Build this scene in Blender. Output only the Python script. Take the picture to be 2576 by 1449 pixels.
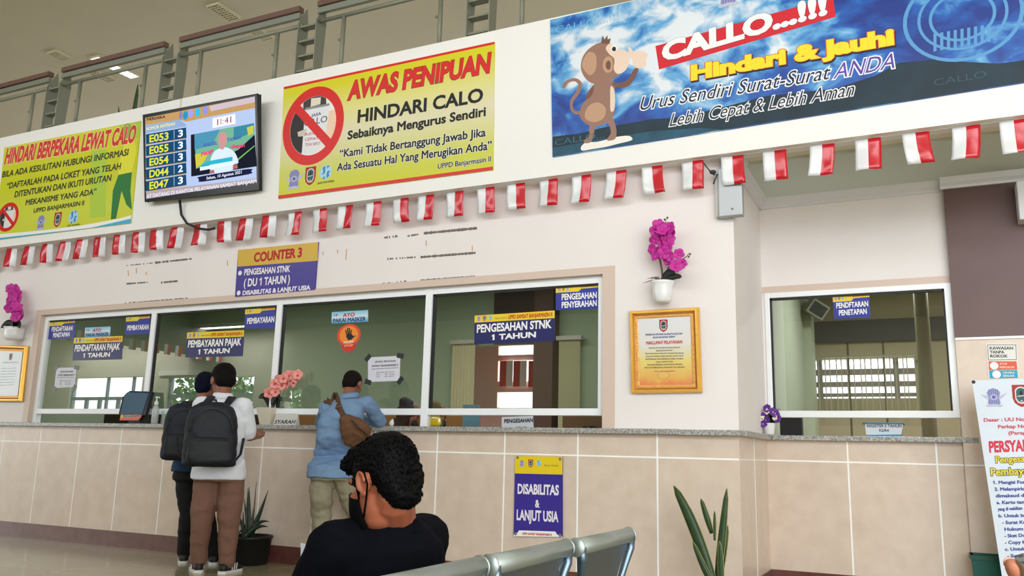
import bpy, math, random
from mathutils import Vector, Matrix, noise, geometry
random.seed(7)
V = Vector
for o in list(bpy.data.objects): bpy.data.objects.remove(o)
SCN = bpy.context.scene
COL = SCN.collection
# ---------------------------------------------------------------- camera
F, YAW, PIT, ROLL = 2134.07, math.radians(26.2125), math.radians(11.0449), math.radians(1.4365)
CAM = V((1.21688, -6.15126, 1.0005))
FW = V((-math.sin(YAW)*math.cos(PIT), math.cos(YAW)*math.cos(PIT), math.sin(PIT)))
_r = V((math.cos(YAW), math.sin(YAW), 0)); _u = _r.cross(FW)
RT = _r*math.cos(ROLL)+_u*math.sin(ROLL); UP = -_r*math.sin(ROLL)+_u*math.cos(ROLL)
cd = bpy.data.cameras.new('camera'); cam = bpy.data.objects.new('camera', cd); COL.objects.link(cam)
cd.sensor_width = 36; cd.lens = F/2576*36; cd.clip_start = .05; cd.clip_end = 300
cam.matrix_world = Matrix(((RT.x, UP.x, -FW.x, CAM.x), (RT.y, UP.y, -FW.y, CAM.y), (RT.z, UP.z, -FW.z, CAM.z), (0, 0, 0, 1)))
SCN.camera = cam
# ---------------------------------------------------------------- world, light, exposure
vs = SCN.view_settings
SCN.display_settings.display_device = 'sRGB'
vs.view_transform = 'Standard'; vs.look = 'None'; vs.gamma = 1; vs.use_curve_mapping = False
vs.exposure = 0.98
SCN.cycles.use_denoising = True
SCN.cycles.max_bounces = 9; SCN.cycles.diffuse_bounces = 6; SCN.cycles.glossy_bounces = 4
SCN.cycles.transparent_max_bounces = 16; SCN.cycles.caustics_reflective = False; SCN.cycles.caustics_refractive = False
w = bpy.data.worlds.new('daylight'); SCN.world = w; w.use_nodes = True
w.node_tree.nodes['Background'].inputs[0].default_value = (.93, .97, 1, 1)
w.node_tree.nodes['Background'].inputs[1].default_value = 4.0
YF = -9.0                                    # glazed entrance front of the hall, behind the camera
def portal(x0, x1, z0, z1, y=YF+.12):
    l = bpy.data.lights.new('window_daylight', 'AREA'); l.shape = 'RECTANGLE'; l.size = x1-x0; l.size_y = z1-z0
    l.cycles.is_portal = True
    o = bpy.data.objects.new('window_daylight', l); COL.objects.link(o)
    o.location = ((x0+x1)/2, y, (z0+z1)/2); o.rotation_euler = (math.pi/2, 0, 0); return o
def lamp(name, loc, sx, sy, watts, col):
    l = bpy.data.lights.new(name, 'AREA'); l.shape = 'RECTANGLE'; l.size = sx; l.size_y = sy; l.energy = watts; l.color = col
    o = bpy.data.objects.new(name, l); COL.objects.link(o); o.location = loc
portal(1.8, 11.8, .3, 4.4); portal(-29.8, -22, .3, 4.4); portal(-19.4, -16.7, .9, 2.7); portal(-15.8, -13.0, .9, 2.65)  # the two wide end openings are added, outside the mirrored part, for more daylight
portal(-29.8, 11.8, 4.7, 6.4)                 # unseen clerestory, added over the entrance for frontal light
def sky_portal(x0, x1, y0, y1, z):
    o = portal(x0, x1, 0, y1-y0); o.location = ((x0+x1)/2, (y0+y1)/2, z); o.rotation_euler = (0, 0, 0)
SKY = (-24, 6, -4.45, -4.2)                   # roof light over the middle of the hall
sky_portal(*SKY, 6.5)
o = portal(-16, 4, 4.3, 4.75, 5.7); o.rotation_euler = (-math.pi/2, 0, 0)     # unseen opening behind the upper floor, added to brighten its ceiling
o = portal(-2.2, -1.05, .9, 2.9, 6.3); o.rotation_euler = (-math.pi/2, 0, 0)
o = portal(-.1, 2.6, 1.2, 2.0, 5.3); o.rotation_euler = (-math.pi/2, 0, 0)
lamp('office_fill_light', (-3.0, 1.7, 3.1), 2.4, .25, 20, (1, 1, .93))  # added fill lamp, brightens the office behind the glass
lamp('office_fill_light', (-6.6, 1.7, 3.1), 1.6, .25, 13, (1, 1, .93))  # second added fill, for the left end of the office
lamp('alcove_office_fill_light', (1.2, 3.0, 3.0), 1.2, .25, 26, (1, 1, .93))  # added fill without a fitting, lifts the alcove office
lamp('entrance_fill_light', (-15.8, YF+.75, 3.7), 7, .2, 150, (1, 1, .95))  # fill added to brighten the entrance wall mirrored in the panes
# ---------------------------------------------------------------- pixel -> place
def ray(px, py): return FW*F + RT*(px-1288) - UP*(py-724.5)
def PY(px, py, y=0.0): d = ray(px, py); return CAM + d*((y-CAM.y)/d.y)
def PZ(px, py, z=0.0): d = ray(px, py); return CAM + d*((z-CAM.z)/d.z)
def PX(px, py, x=0.0): d = ray(px, py); return CAM + d*((x-CAM.x)/d.x)
def AT(px, py, dep): return CAM + ray(px, py)*(dep/F)
# ---------------------------------------------------------------- materials
_M = {}
def lin(c):
    return tuple(((x/255)/12.92 if x/255 <= .04045 else ((x/255+.055)/1.055)**2.4) for x in c)+(1,)
def M(col, rough=.55, metal=0.0, spec=.4, bump=0, bscale=60, var=0, vscale=6, emit=0, alpha=1, coat=0, sheen=0):
    k = (col, rough, metal, spec, bump, bscale, var, vscale, emit, alpha, coat, sheen)
    if k in _M: return _M[k]
    m = bpy.data.materials.new('surface_%d' % len(_M)); m.use_nodes = True; _M[k] = m
    nt = m.node_tree; b = nt.nodes['Principled BSDF']; c = lin(col)
    b.inputs['Base Color'].default_value = c; b.inputs['Roughness'].default_value = rough
    b.inputs['Metallic'].default_value = metal; b.inputs['Specular IOR Level'].default_value = spec
    b.inputs['Alpha'].default_value = alpha; b.inputs['Coat Weight'].default_value = coat; b.inputs['Sheen Weight'].default_value = sheen
    if emit:
        b.inputs['Emission Color'].default_value = c; b.inputs['Emission Strength'].default_value = emit
        b.inputs['Base Color'].default_value = (.01, .01, .01, 1); b.inputs['Specular IOR Level'].default_value = 0
    if bump or var:
        tc = nt.nodes.new('ShaderNodeTexCoord')
    if bump:
        n = nt.nodes.new('ShaderNodeTexNoise'); n.inputs['Scale'].default_value = bscale; n.inputs['Detail'].default_value = 4
        bp = nt.nodes.new('ShaderNodeBump'); bp.inputs['Strength'].default_value = bump; bp.inputs['Distance'].default_value = .01
        nt.links.new(tc.outputs['Object'], n.inputs['Vector']); nt.links.new(n.outputs['Fac'], bp.inputs['Height'])
        nt.links.new(bp.outputs['Normal'], b.inputs['Normal'])
    if var:
        n = nt.nodes.new('ShaderNodeTexNoise'); n.inputs['Scale'].default_value = vscale; n.inputs['Detail'].default_value = 5
        r = nt.nodes.new('ShaderNodeValToRGB'); r.color_ramp.elements[0].position = .3; r.color_ramp.elements[1].position = .7
        r.color_ramp.elements[0].color = tuple(x*(1-var) for x in c[:3])+(1,)
        r.color_ramp.elements[1].color = tuple(min(1, x*(1+var)) for x in c[:3])+(1,)
        nt.links.new(tc.outputs['Object'], n.inputs['Vector']); nt.links.new(n.outputs['Fac'], r.inputs[0])
        nt.links.new(r.outputs[0], b.inputs['Emission Color' if emit else 'Base Color'])
    return m
def gradient(name, stops, axis='Z', rough=.4, emit=0, noisy=0):
    """a printed colour gradient over the bounding box of the sheet"""
    m = bpy.data.materials.new(name); m.use_nodes = True; nt = m.node_tree; b = nt.nodes['Principled BSDF']
    b.inputs['Roughness'].default_value = rough; b.inputs['Specular IOR Level'].default_value = .3
    tc = nt.nodes.new('ShaderNodeTexCoord'); sp = nt.nodes.new('ShaderNodeSeparateXYZ'); r = nt.nodes.new('ShaderNodeValToRGB')
    nt.links.new(tc.outputs['Generated'], sp.inputs[0])
    src = sp.outputs[axis]
    if noisy:
        n = nt.nodes.new('ShaderNodeTexNoise'); n.inputs['Scale'].default_value = 4; nt.links.new(tc.outputs['Generated'], n.inputs['Vector'])
        ma = nt.nodes.new('ShaderNodeMath'); ma.operation = 'MULTIPLY_ADD'; ma.inputs[1].default_value = noisy
        nt.links.new(n.outputs['Fac'], ma.inputs[0]); nt.links.new(src, ma.inputs[2])
        m2 = nt.nodes.new('ShaderNodeMath'); m2.operation = 'SUBTRACT'; m2.inputs[1].default_value = noisy/2
        nt.links.new(ma.outputs[0], m2.inputs[0]); src = m2.outputs[0]
    nt.links.new(src, r.inputs[0])
    e = r.color_ramp.elements
    while len(e) < len(stops): e.new(.5)
    for el, (p, c) in zip(e, stops): el.position = p; el.color = lin(c)
    nt.links.new(r.outputs[0], b.inputs['Base Color'])
    if emit:
        nt.links.new(r.outputs[0], b.inputs['Emission Color']); b.inputs['Emission Strength'].default_value = emit
    return m
def tile_mat(name, col, dark, scale, rough, grout=None, size=(.6, .6), off=(0, 0, 0), stain=0):
    m = bpy.data.materials.new(name); m.use_nodes = True; nt = m.node_tree; b = nt.nodes['Principled BSDF']
    b.inputs['Roughness'].default_value = rough; b.inputs['Specular IOR Level'].default_value = .5
    tc = nt.nodes.new('ShaderNodeTexCoord'); n = nt.nodes.new('ShaderNodeTexNoise'); n.inputs['Scale'].default_value = scale; n.inputs['Detail'].default_value = 8
    nt.links.new(tc.outputs['Object'], n.inputs['Vector'])
    r = nt.nodes.new('ShaderNodeValToRGB'); r.color_ramp.elements[0].position = .3; r.color_ramp.elements[1].position = .7
    r.color_ramp.elements[0].color = lin(dark); r.color_ramp.elements[1].color = lin(col); nt.links.new(n.outputs['Fac'], r.inputs[0])
    out = r.outputs[0]
    if grout:
        mp = nt.nodes.new('ShaderNodeMapping'); mp.inputs['Location'].default_value = off; nt.links.new(tc.outputs['Object'], mp.inputs[0])
        br = nt.nodes.new('ShaderNodeTexBrick'); br.offset = 0; br.inputs['Scale'].default_value = 1
        br.inputs['Mortar Size'].default_value = .004; br.inputs['Brick Width'].default_value = size[0]; br.inputs['Row Height'].default_value = size[1]
        br.inputs['Mortar'].default_value = lin(grout); nt.links.new(mp.outputs[0], br.inputs['Vector'])
        nt.links.new(out, br.inputs['Color1']); nt.links.new(out, br.inputs['Color2']); out = br.outputs['Color']
    nt.links.new(out, b.inputs['Base Color'])
    return m
def glass_mat():
    m = bpy.data.materials.new('window_glass'); m.use_nodes = True; nt = m.node_tree
    for n in list(nt.nodes): nt.nodes.remove(n)
    o = nt.nodes.new('ShaderNodeOutputMaterial'); t = nt.nodes.new('ShaderNodeBsdfTransparent'); g = nt.nodes.new('ShaderNodeBsdfGlossy')
    t.inputs[0].default_value = (.87, .90, .87, 1); g.inputs['Roughness'].default_value = 0.0
    f = nt.nodes.new('ShaderNodeFresnel'); f.inputs[0].default_value = 2.4; x = nt.nodes.new('ShaderNodeMixShader')
    ge = nt.nodes.new('ShaderNodeNewGeometry'); mm = nt.nodes.new('ShaderNodeMath'); mm.operation = 'SUBTRACT'; mm.use_clamp = True   # one pane, one mirror: only the near face reflects
    nt.links.new(f.outputs[0], mm.inputs[0]); nt.links.new(ge.outputs['Backfacing'], mm.inputs[1])
    nt.links.new(mm.outputs[0], x.inputs[0]); nt.links.new(t.outputs[0], x.inputs[1]); nt.links.new(g.outputs[0], x.inputs[2]); nt.links.new(x.outputs[0], o.inputs[0])
    return m
def clear_mat(tint, gloss=.12):
    m = bpy.data.materials.new('clear_plastic'); m.use_nodes = True; nt = m.node_tree
    for n in list(nt.nodes): nt.nodes.remove(n)
    o = nt.nodes.new('ShaderNodeOutputMaterial'); t = nt.nodes.new('ShaderNodeBsdfTransparent'); g = nt.nodes.new('ShaderNodeBsdfGlossy'); x = nt.nodes.new('ShaderNodeMixShader')
    t.inputs[0].default_value = tint; g.inputs['Roughness'].default_value = .15; x.inputs[0].default_value = gloss
    nt.links.new(t.outputs[0], x.inputs[1]); nt.links.new(g.outputs[0], x.inputs[2]); nt.links.new(x.outputs[0], o.inputs[0])
    return m
# ---------------------------------------------------------------- objects
def tag(o, label=None, cat=None, group=None, kind=None):
    for k, v in (('label', label), ('category', cat), ('group', group), ('kind', kind)):
        if v: o[k] = v
    return o
def wm(p):
    m = p.matrix_parent_inverse @ Matrix.Translation(p.location)
    return wm(p.parent) @ m if p.parent else Matrix.Translation(p.location)
def adopt(o, p):
    if p is not None:
        o.parent = p
        o.matrix_parent_inverse = wm(p).inverted()
    return o
def thing(name, label, cat, loc=(0, 0, 0), group=None):
    o = bpy.data.objects.new(name, None); COL.objects.link(o); o.location = loc; o.empty_display_size = .05
    return tag(o, label, cat, group)
class MB:
    def __init__(s): s.v = []; s.f = []; s.mi = []; s.cur = 0
    def add(s, vs, fs):
        b = len(s.v); s.v += [V(p) for p in vs]; s.f += [tuple(i+b for i in f) for f in fs]; s.mi += [s.cur]*len(fs); return s
    def box(s, a, b, mx=None):
        (x0, y0, z0), (x1, y1, z1) = a, b
        vs = [V(p) for p in ((x0, y0, z0), (x1, y0, z0), (x1, y1, z0), (x0, y1, z0), (x0, y0, z1), (x1, y0, z1), (x1, y1, z1), (x0, y1, z1))]
        if mx: vs = [mx @ p for p in vs]
        return s.add(vs, [(3, 2, 1, 0), (4, 5, 6, 7), (0, 1, 5, 4), (1, 2, 6, 5), (2, 3, 7, 6), (3, 0, 4, 7)])
    def prism(s, pts, ext):
        """polygon (3-D points, any outline) extruded by the vector ext"""
        pts = [V(p) for p in pts]; n = len(pts)
        tri = geometry.tessellate_polygon([pts])
        if ext is None: return s.add(pts, [tuple(t) for t in tri])
        e = V(ext)
        fs = [tuple(t) for t in tri]+[tuple(n+i for i in reversed(t)) for t in tri]+[(i, (i+1) % n, (i+1) % n+n, i+n) for i in range(n)]
        return s.add(pts+[p+e for p in pts], fs)
    def rings(s, rs, caps=True, close=False):
        n = len(rs[0]); b = [p for r in rs for p in r]; fs = []
        for k in range(len(rs)-1+(1 if close else 0)):
            k2 = (k+1) % len(rs)
            for i in range(n): fs.append((k*n+i, k*n+(i+1) % n, k2*n+(i+1) % n, k2*n+i))
        if caps and not close: fs += [tuple(range(n-1, -1, -1)), tuple((len(rs)-1)*n+i for i in range(n))]
        return s.add(b, fs)
    def tube(s, pts, r, seg=10, caps=True, flat=1.0, nrm=None):
        pts = [V(p) for p in pts]; rr = r if isinstance(r, (list, tuple)) else [r]*len(pts); rs = []
        for i, p in enumerate(pts):
            t = (pts[min(i+1, len(pts)-1)]-pts[max(i-1, 0)]).normalized()
            a = V(nrm) if nrm else (V((0, 0, 1)) if abs(t.z) < .9 else V((0, 1, 0)))
            u = t.cross(a).normalized(); w_ = u.cross(t)
            rs.append([p+(u*math.cos(k*2*math.pi/seg)+w_*math.sin(k*2*math.pi/seg)*flat)*rr[i] for k in range(seg)])
        return s.rings(rs, caps)
    def lathe(s, prof, c=(0, 0, 0), seg=24, mx=None):
        rs = []
        for r, z in prof:
            rs.append([V((c[0]+r*math.cos(k*2*math.pi/seg), c[1]+r*math.sin(k*2*math.pi/seg), c[2]+z)) for k in range(seg)])
        if mx: rs = [[mx @ p for p in r] for r in rs]
        return s.rings(rs)
    def ell(s, c, r, ax=None, nu=14, nv=9):
        c = V(c); ax = ax or (V((1, 0, 0)), V((0, 1, 0)), V((0, 0, 1))); rs = []
        for j in range(1, nv):
            a = math.pi*j/nv
            rs.append([c+ax[0]*(r[0]*math.sin(a)*math.cos(k*2*math.pi/nu))+ax[1]*(r[1]*math.sin(a)*math.sin(k*2*math.pi/nu))-ax[2]*(r[2]*math.cos(a)) for k in range(nu)])
        return s.rings(rs)
    def cap(s, p0, p1, r0, r1, seg=12):
        p0, p1 = V(p0), V(p1); t = (p1-p0).normalized(); a = V((0, 0, 1)) if abs(t.z) < .9 else V((0, 1, 0)); u = t.cross(a).normalized(); w_ = u.cross(t); rs = []
        for c, r, g in [(p0, r0, q) for q in (-80, -45, 0)]+[(p1, r1, q) for q in (0, 45, 80)]:
            g = math.radians(g)
            rs.append([c+t*(r*math.sin(g))+(u*math.cos(k*2*math.pi/seg)+w_*math.sin(k*2*math.pi/seg))*(r*math.cos(g)) for k in range(seg)])
        return s.rings(rs)
    def limb(s, pts, rad):
        for i in range(len(pts)-1): s.cap(pts[i], pts[i+1], rad[i], rad[i+1])
        return s
    def loft(s, rs, seg=20, pw=2.4):
        """rings (centre, half-axis u, half-axis v) with a softly squared outline"""
        out = []
        for c, u, v in rs:
            ring = []
            for k in range(seg):
                a = 2*math.pi*k/seg; ca, sa = math.cos(a), math.sin(a)
                ring.append(V(c)+V(u)*(math.copysign(abs(ca)**(2/pw), ca))+V(v)*(math.copysign(abs(sa)**(2/pw), sa)))
            out.append(ring)
        return s.rings(out)
    def build(s, name, mat, parent=None, smooth=False, bevel=0, solid=0):
        me = bpy.data.meshes.new(name); me.from_pydata([tuple(p) for p in s.v], [], s.f)
        for m in (mat if isinstance(mat, list) else [mat]): me.materials.append(m)
        if isinstance(mat, list): me.polygons.foreach_set('material_index', s.mi)
        if smooth: me.polygons.foreach_set('use_smooth', [True]*len(me.polygons))
        me.update()
        o = bpy.data.objects.new(name, me); COL.objects.link(o); adopt(o, parent)
        if solid: md = o.modifiers.new('solid', 'SOLIDIFY'); md.thickness = solid; md.offset = 0
        if bevel: md = o.modifiers.new('bevel', 'BEVEL'); md.width = bevel; md.segments = 2; md.limit_method = 'ANGLE'
        return o
def struct(name, mb, mat, parent=None, **k):
    o = mb.build(name, mat, parent, **k)
    if parent is None: o['kind'] = 'structure'
    return o
REMQ = []
def soft(name, mb, mat, parent, voxel=.008, smooth=4, fold=None):
    """one continuous surface grown over overlapping volumes"""
    o = mb.build(name, mat, parent); md = o.modifiers.new('skin', 'REMESH'); md.mode = 'VOXEL'; md.voxel_size = voxel
    if smooth: sm = o.modifiers.new('soft', 'SMOOTH'); sm.factor = .5; sm.iterations = smooth
    REMQ.append((o, fold)); return o
def flush_soft():
    bpy.context.view_layer.update(); dg = bpy.context.evaluated_depsgraph_get()
    for o, fold in REMQ:
        mats = list(o.data.materials); me = bpy.data.meshes.new_from_object(o.evaluated_get(dg), depsgraph=dg)
        if fold:
            ns = [v.normal.copy() for v in me.vertices]
            for v, n in zip(me.vertices, ns): v.co += n*fold(v.co, n)
        me.polygons.foreach_set('use_smooth', [True]*len(me.polygons)); me.materials.clear()
        for m in mats: me.materials.append(m)
        me.name = o.name
        NEW.append((o, me))
    for o, me in NEW: o.modifiers.clear(); o.data = me
    NEW.clear(); REMQ.clear()
def snap(obs, px, py, off, dflt):
    """the point of a garment seen at this place, lifted off the cloth by off"""
    d = ray(px, py).normalized(); best = None
    for o in obs:
        r = o.ray_cast(CAM, d)
        if r[0] and (best is None or (r[1]-CAM).length < best): best = (r[1]-CAM).length
    return CAM+d*(best-off) if best else AT(px, py, dflt)
NEW = []
def folds(amp, sc, st=(1, 1, 2.2)):
    def f(p, n):
        q = V((p.x*st[0], p.y*st[1], p.z*st[2]))*sc
        return amp*(noise.noise(q)+.5*noise.noise(q*2.1+V((3, 1, 7))))
    return f
# ---------------------------------------------------------------- flat printed signs
TEXTQ = []
class Sign:
    """a board lying in a plane; every point on it can be given in photograph pixels"""
    def __init__(s, name, label, cat, corners, mat, y=0.0, thick=.012, plane=None, group=None, bevel=0):
        if plane: s.O, s.ex, s.ez = plane
        else: s.O, s.ex, s.ez = V((0, y, 0)), V((1, 0, 0)), V((0, 0, 1))
        s.n = s.ex.cross(s.ez).normalized()           # towards the hall
        s.k = 0; s.parts = {}
        q = [s.W(s.P(*c)) for c in corners]
        s.o = MB().prism(q, -s.n*thick).build(name, mat, None, bevel=bevel); tag(s.o, label, cat, group)
    def P(s, px, py):
        d = ray(px, py); t = (s.O-CAM).dot(s.n)/d.dot(s.n); p = CAM+d*t-s.O
        return (p.dot(s.ex), p.dot(s.ez))
    def W(s, uv, lay=0): return s.O+s.ex*uv[0]+s.ez*uv[1]+s.n*(lay*.0005)
    def poly(s, pts, mat, lay=1, part='print', px=True):
        uv = [s.P(*p) for p in pts] if px else pts
        mb = s.parts.setdefault((part, mat.name), (MB(), mat))[0]
        mb.prism([s.W(p, lay) for p in uv], None)
    def ellipse(s, c, a, b, mat, lay=1, part='print', px=True, rot=0, n=28, inner=0):
        u0, v0 = s.P(*c) if px else c; cr, sr = math.cos(rot), math.sin(rot)
        pt = lambda k, f: (u0+(a*math.cos(k)*cr-b*math.sin(k)*sr)*f, v0+(a*math.cos(k)*sr+b*math.sin(k)*cr)*f)
        ks = [2*math.pi*i/n for i in range(n)]
        if not inner: s.poly([pt(k, 1) for k in ks], mat, lay, part, False)
        else:
            for i in range(n):
                k, k2 = ks[i], ks[(i+1) % n]; s.poly([pt(k, 1), pt(k2, 1), pt(k2, inner), pt(k, inner)], mat, lay, part, False)
    def scale(s, c, h): return abs(s.P(c[0], c[1]-h/2)[1]-s.P(c[0], c[1]+h/2)[1])
    def text(s, body, bl, br, h, mat, bold=.0, lay=3, part='lettering', shear=0, out=None, outw=.05, shadow=None):
        b0, b1 = V(s.P(*bl)), V(s.P(*br)); hh = s.P(bl[0], bl[1]-h)[1]-b0.y
        for m_, bd, l_, dx in (([(shadow[0], bold+outw, lay-1.2, shadow[1])] if shadow else [])+([(out, bold+outw, lay-.6, (0, 0))] if out else [])+[(mat, bold, lay, (0, 0))]):
            cu = bpy.data.curves.new('t', 'FONT'); cu.body = body; cu.bevel_depth = max(bd, 0); cu.bevel_resolution = 0; cu.offset = min(bd, 0); cu.resolution_u = 3
            o = bpy.data.objects.new('t', cu); COL.objects.link(o)
            TEXTQ.append((o, body, s, b0, b1, hh, m_, bd, bold, l_, part if l_ == lay else part+'_outline', shear, dx))
    def done(s):
        for (part, _), (mb, m) in s.parts.items(): mb.build(part.split('#')[0], m, s.o)
        s.parts = {}; return s
def flush_text():
    cu = bpy.data.curves.new('t', 'FONT'); cu.body = 'H'; oh = bpy.data.objects.new('t', cu); COL.objects.link(oh)
    bpy.context.view_layer.update(); dg = bpy.context.evaluated_depsgraph_get()
    m = bpy.data.meshes.new_from_object(oh.evaluated_get(dg)); H = max(v.co.y for v in m.vertices); bpy.data.meshes.remove(m)
    bpy.data.objects.remove(oh)
    ext = {}
    for (o, body, s, b0, b1, hh, mat, bd, bold, lay, part, shear, dx) in reversed(TEXTQ):
        me = bpy.data.meshes.new_from_object(o.evaluated_get(dg)); xs = [v.co.x for v in me.vertices]
        key = (id(s), b0.x, b0.y, b1.x)
        if bd == bold: ext[key] = (min(xs), max(xs))
        x0, x1 = ext[key]
        d = b1-b0; e = s.ez
        for v in me.vertices:
            u = (v.co.x-x0)/(x1-x0); t = (v.co.y+bold)/(H+2*bold)
            uv = (b0.x+d.x*u+shear*t*hh+dx[0]*hh, b0.y+d.y*u+t*hh+dx[1]*hh)
            v.co = s.W(uv, lay+v.co.z*1.)
        if body[0] == '1' and bold >= .02 and bd >= 0:      # the figure one gets its flag
            nv = len(me.vertices); vs_ = [v.co.copy() for v in me.vertices]; fs = [tuple(p.vertices) for p in me.polygons]; g = bd*.8
            vs_ += [s.W((b0.x+a*hh, b0.y+c*hh), lay) for a, c in ((.12, 1.0), (.12, .8-g), (-.17-g, .64-g), (-.17-g, .8+g*.5))]; fs.append((nv, nv+3, nv+2, nv+1))
            me = bpy.data.meshes.new(part); me.from_pydata([tuple(p) for p in vs_], [], fs)
        me.polygons.foreach_set('use_smooth', [False]*len(me.polygons))
        me.materials.clear(); me.materials.append(mat); me.name = part
        ob = bpy.data.objects.new(part, me); COL.objects.link(ob); adopt(ob, s.o)
        cu = o.data; bpy.data.objects.remove(o); bpy.data.curves.remove(cu)
WHITE = (240, 240, 238)
LAV, LAV2, LAV3 = M((150, 152, 196)), M((190, 190, 214)), M((92, 98, 168))
RED, DRED, INK, CYAN, LCY, TEAL, SILV = M((205, 38, 36)), M((168, 40, 40)), M((22, 22, 24)), M((40, 140, 190)), M((176, 212, 234)), M((58, 92, 98)), M((214, 214, 210))
def emblem(s, kind, c, h, lay=3):
    """the three crests printed along the signs: badge with wings, shield, round mark"""
    u, v = s.P(*c); h = s.scale(c, h); q = lambda pts: [(u+x*h, v+z*h) for x, z in pts]
    if kind == 'badge':
        s.poly(q([(-.62, .18), (-.3, .1), (.3, .1), (.66, .26), (.4, -.02), (.2, -.16), (-.2, -.16), (-.42, 0)]), LAV2, lay, 'badge_emblem', False)
        s.poly(q([(0, .5), (.2, .42), (.32, .26), (.24, .0), (.3, -.3), (.2, -.42), (-.2, -.42), (-.3, -.3), (-.24, 0), (-.32, .26), (-.2, .42)]), LAV, lay+.5, 'badge_emblem', False)
        for k in (-.2, -.1, 0, .1, .2):
            s.poly(q([(k-.015, .1), (k+.015, .1), (k+.015, .42), (k-.015, .42)]), LAV3, lay+.8, 'badge_emblem', False)
            s.poly(q([(k-.015, -.12), (k+.015, -.12), (k+.015, -.38), (k-.015, -.38)]), LAV3, lay+.8, 'badge_emblem', False)
        s.poly(q([(-.42, -.4), (0, -.33), (.42, -.4), (.3, -.5), (0, -.46), (-.3, -.5)]), LAV2, lay+1, 'badge_emblem', False)
        s.ellipse((u, v+.02*h), .15*h, .15*h, LAV2, lay+1.2, 'badge_emblem', False); s.ellipse((u, v+.02*h), .09*h, .09*h, LAV3, lay+1.5, 'badge_emblem', False)
    elif kind == 'shield':
        s.poly(q([(-.34, .5), (.34, .5), (.34, -.1), (.28, -.3), (.14, -.43), (0, -.5), (-.14, -.43), (-.28, -.3), (-.34, -.1)]), DRED, lay, 'shield_emblem', False)
        cap_ = [(.24*math.cos(a), .2+.22*math.sin(a)) for a in [math.pi*i/10 for i in range(11)]]+[(-.24, -.15), (-.14, -.32), (0, -.36), (.14, -.32), (.24, -.15)]
        s.poly(q(cap_), SILV, lay+.5, 'shield_emblem', False)
        s.poly(q([(x*.8, z*.82+.01) for x, z in cap_]), TEAL, lay+1, 'shield_emblem', False)
        s.poly(q([(0, .28), (.06, .14), (.05, .05), (-.05, .05), (-.06, .14)]), INK, lay+1.4, 'shield_emblem', False)
        s.poly(q([(-.15, -.0), (.15, .04), (.15, 0), (-.15, -.04)]), SILV, lay+1.4, 'shield_emblem', False)
        s.poly(q([(-.06, -.24), (.06, -.24), (0, -.18)]), SILV, lay+1.4, 'shield_emblem', False)
    else:
        s.ellipse((u, v), .5*h, .5*h, LCY, lay, 'round_emblem', False)
        s.poly(q([(-.3, .34), (-.06, .44), (-.06, -.02), (-.14, -.12), (-.36, -.12), (-.2, 0), (-.24, .16)]), CYAN, lay+.5, 'round_emblem', False)
        s.poly(q([(.08, .46), (.28, .4), (.08, .2)]), CYAN, lay+.5, 'round_emblem', False)
        s.poly(q([(.08, -.44), (.3, -.3), (.24, -.1), (.36, .06), (.14, .06), (.08, -.1)]), CYAN, lay+.5, 'round_emblem', False)
        s.poly(q([(-.06, -.48), (-.06, -.24), (-.28, -.42)]), CYAN, lay+.5, 'round_emblem', False)
# ================================================================ the setting
ZC, ZCB = 1.205, 1.166                       # counter slab top / underside
ZFB, ZFT = 3.203, 4.59                       # balcony front, bottom / top
YB = -.16                                    # balcony front plane
WALL = M((235, 229, 228), .75, bump=.05, bscale=25, var=.02, vscale=1.5)
CREAM = M((212, 192, 178), .45)
FASC = M((240, 239, 236), .6, bump=.03, bscale=15)
ALU = M((242, 245, 250), .4, 0, spec=.5)
TILE = tile_mat('stone_tile', (220, 203, 187), (209, 191, 174), 7, .3)
TILED = tile_mat('stone_tile_dark', (112, 70, 62), (92, 56, 50), 8, .25)
GRAN = tile_mat('granite', (196, 196, 192), (112, 110, 108), 70, .3)
FLOOR = tile_mat('floor_tile', (164, 156, 126), (152, 144, 114), 2, .16, (196, 184, 150), (.62, .62), (.1, .2, 0))
CEIL = M((208, 201, 182), .9, var=.02, vscale=1)
GREEN = M((172, 190, 164), .8)
GLASS = glass_mat()
struct('floor', MB().box((-30, YF, -.1), (12, 6, 0)), FLOOR)
mb = MB(); x0, x1, y0, y1 = SKY
for a, b in (((-30, YF-1, 6.6), (12, y0, 6.8)), ((-30, y1, 6.6), (12, 6, 6.8)), ((-30, y0, 6.6), (x0, y1, 6.8)), ((x1, y0, 6.6), (12, y1, 6.8))): mb.box(a, b)
struct('ceiling', mb, CEIL)
# --- wall above and beside the service windows (front face y = 0)
WX0, WX1 = -7.70, -1.02                      # opening of the service windows
WZ1 = 2.40
mb = MB(); mb.box((-30, 0, ZC-.02), (WX0-.03, .16, 3.35)); mb.box((WX1+.03, 0, ZC-.02), (0, .16, 3.35)); mb.box((WX0-.03, 0, WZ1+.03), (WX1+.03, .16, 3.35))
wf = struct('wall_front', mb, WALL)
# tiled counter front below the slab
mb = MB(); mb.box((-30, 0, .148), (0, .16, ZCB)); wc = struct('wall_counter', mb, TILE)
TW, TA = .6233, .5936
mb = MB(); GR = M((252, 252, 250), .35)
for k in range(0, 34):
    x = -TA-k*TW; mb.box((x-.006, -.002, .15), (x+.006, .002, ZCB))
mb.box((-30, -.0025, .993), (-.004, .002, 1.005)); struct('trim_1', mb, GR)
mb = MB(); mb.box((-30, -.012, 0), (.012, .16, .148)); mb.box((0, .0, 0), (.012, 1.125, .148)); mb.box((0, 1.113, 0), (1.5, 1.15, .148)); struct('baseboard_front', mb, TILED)
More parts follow.
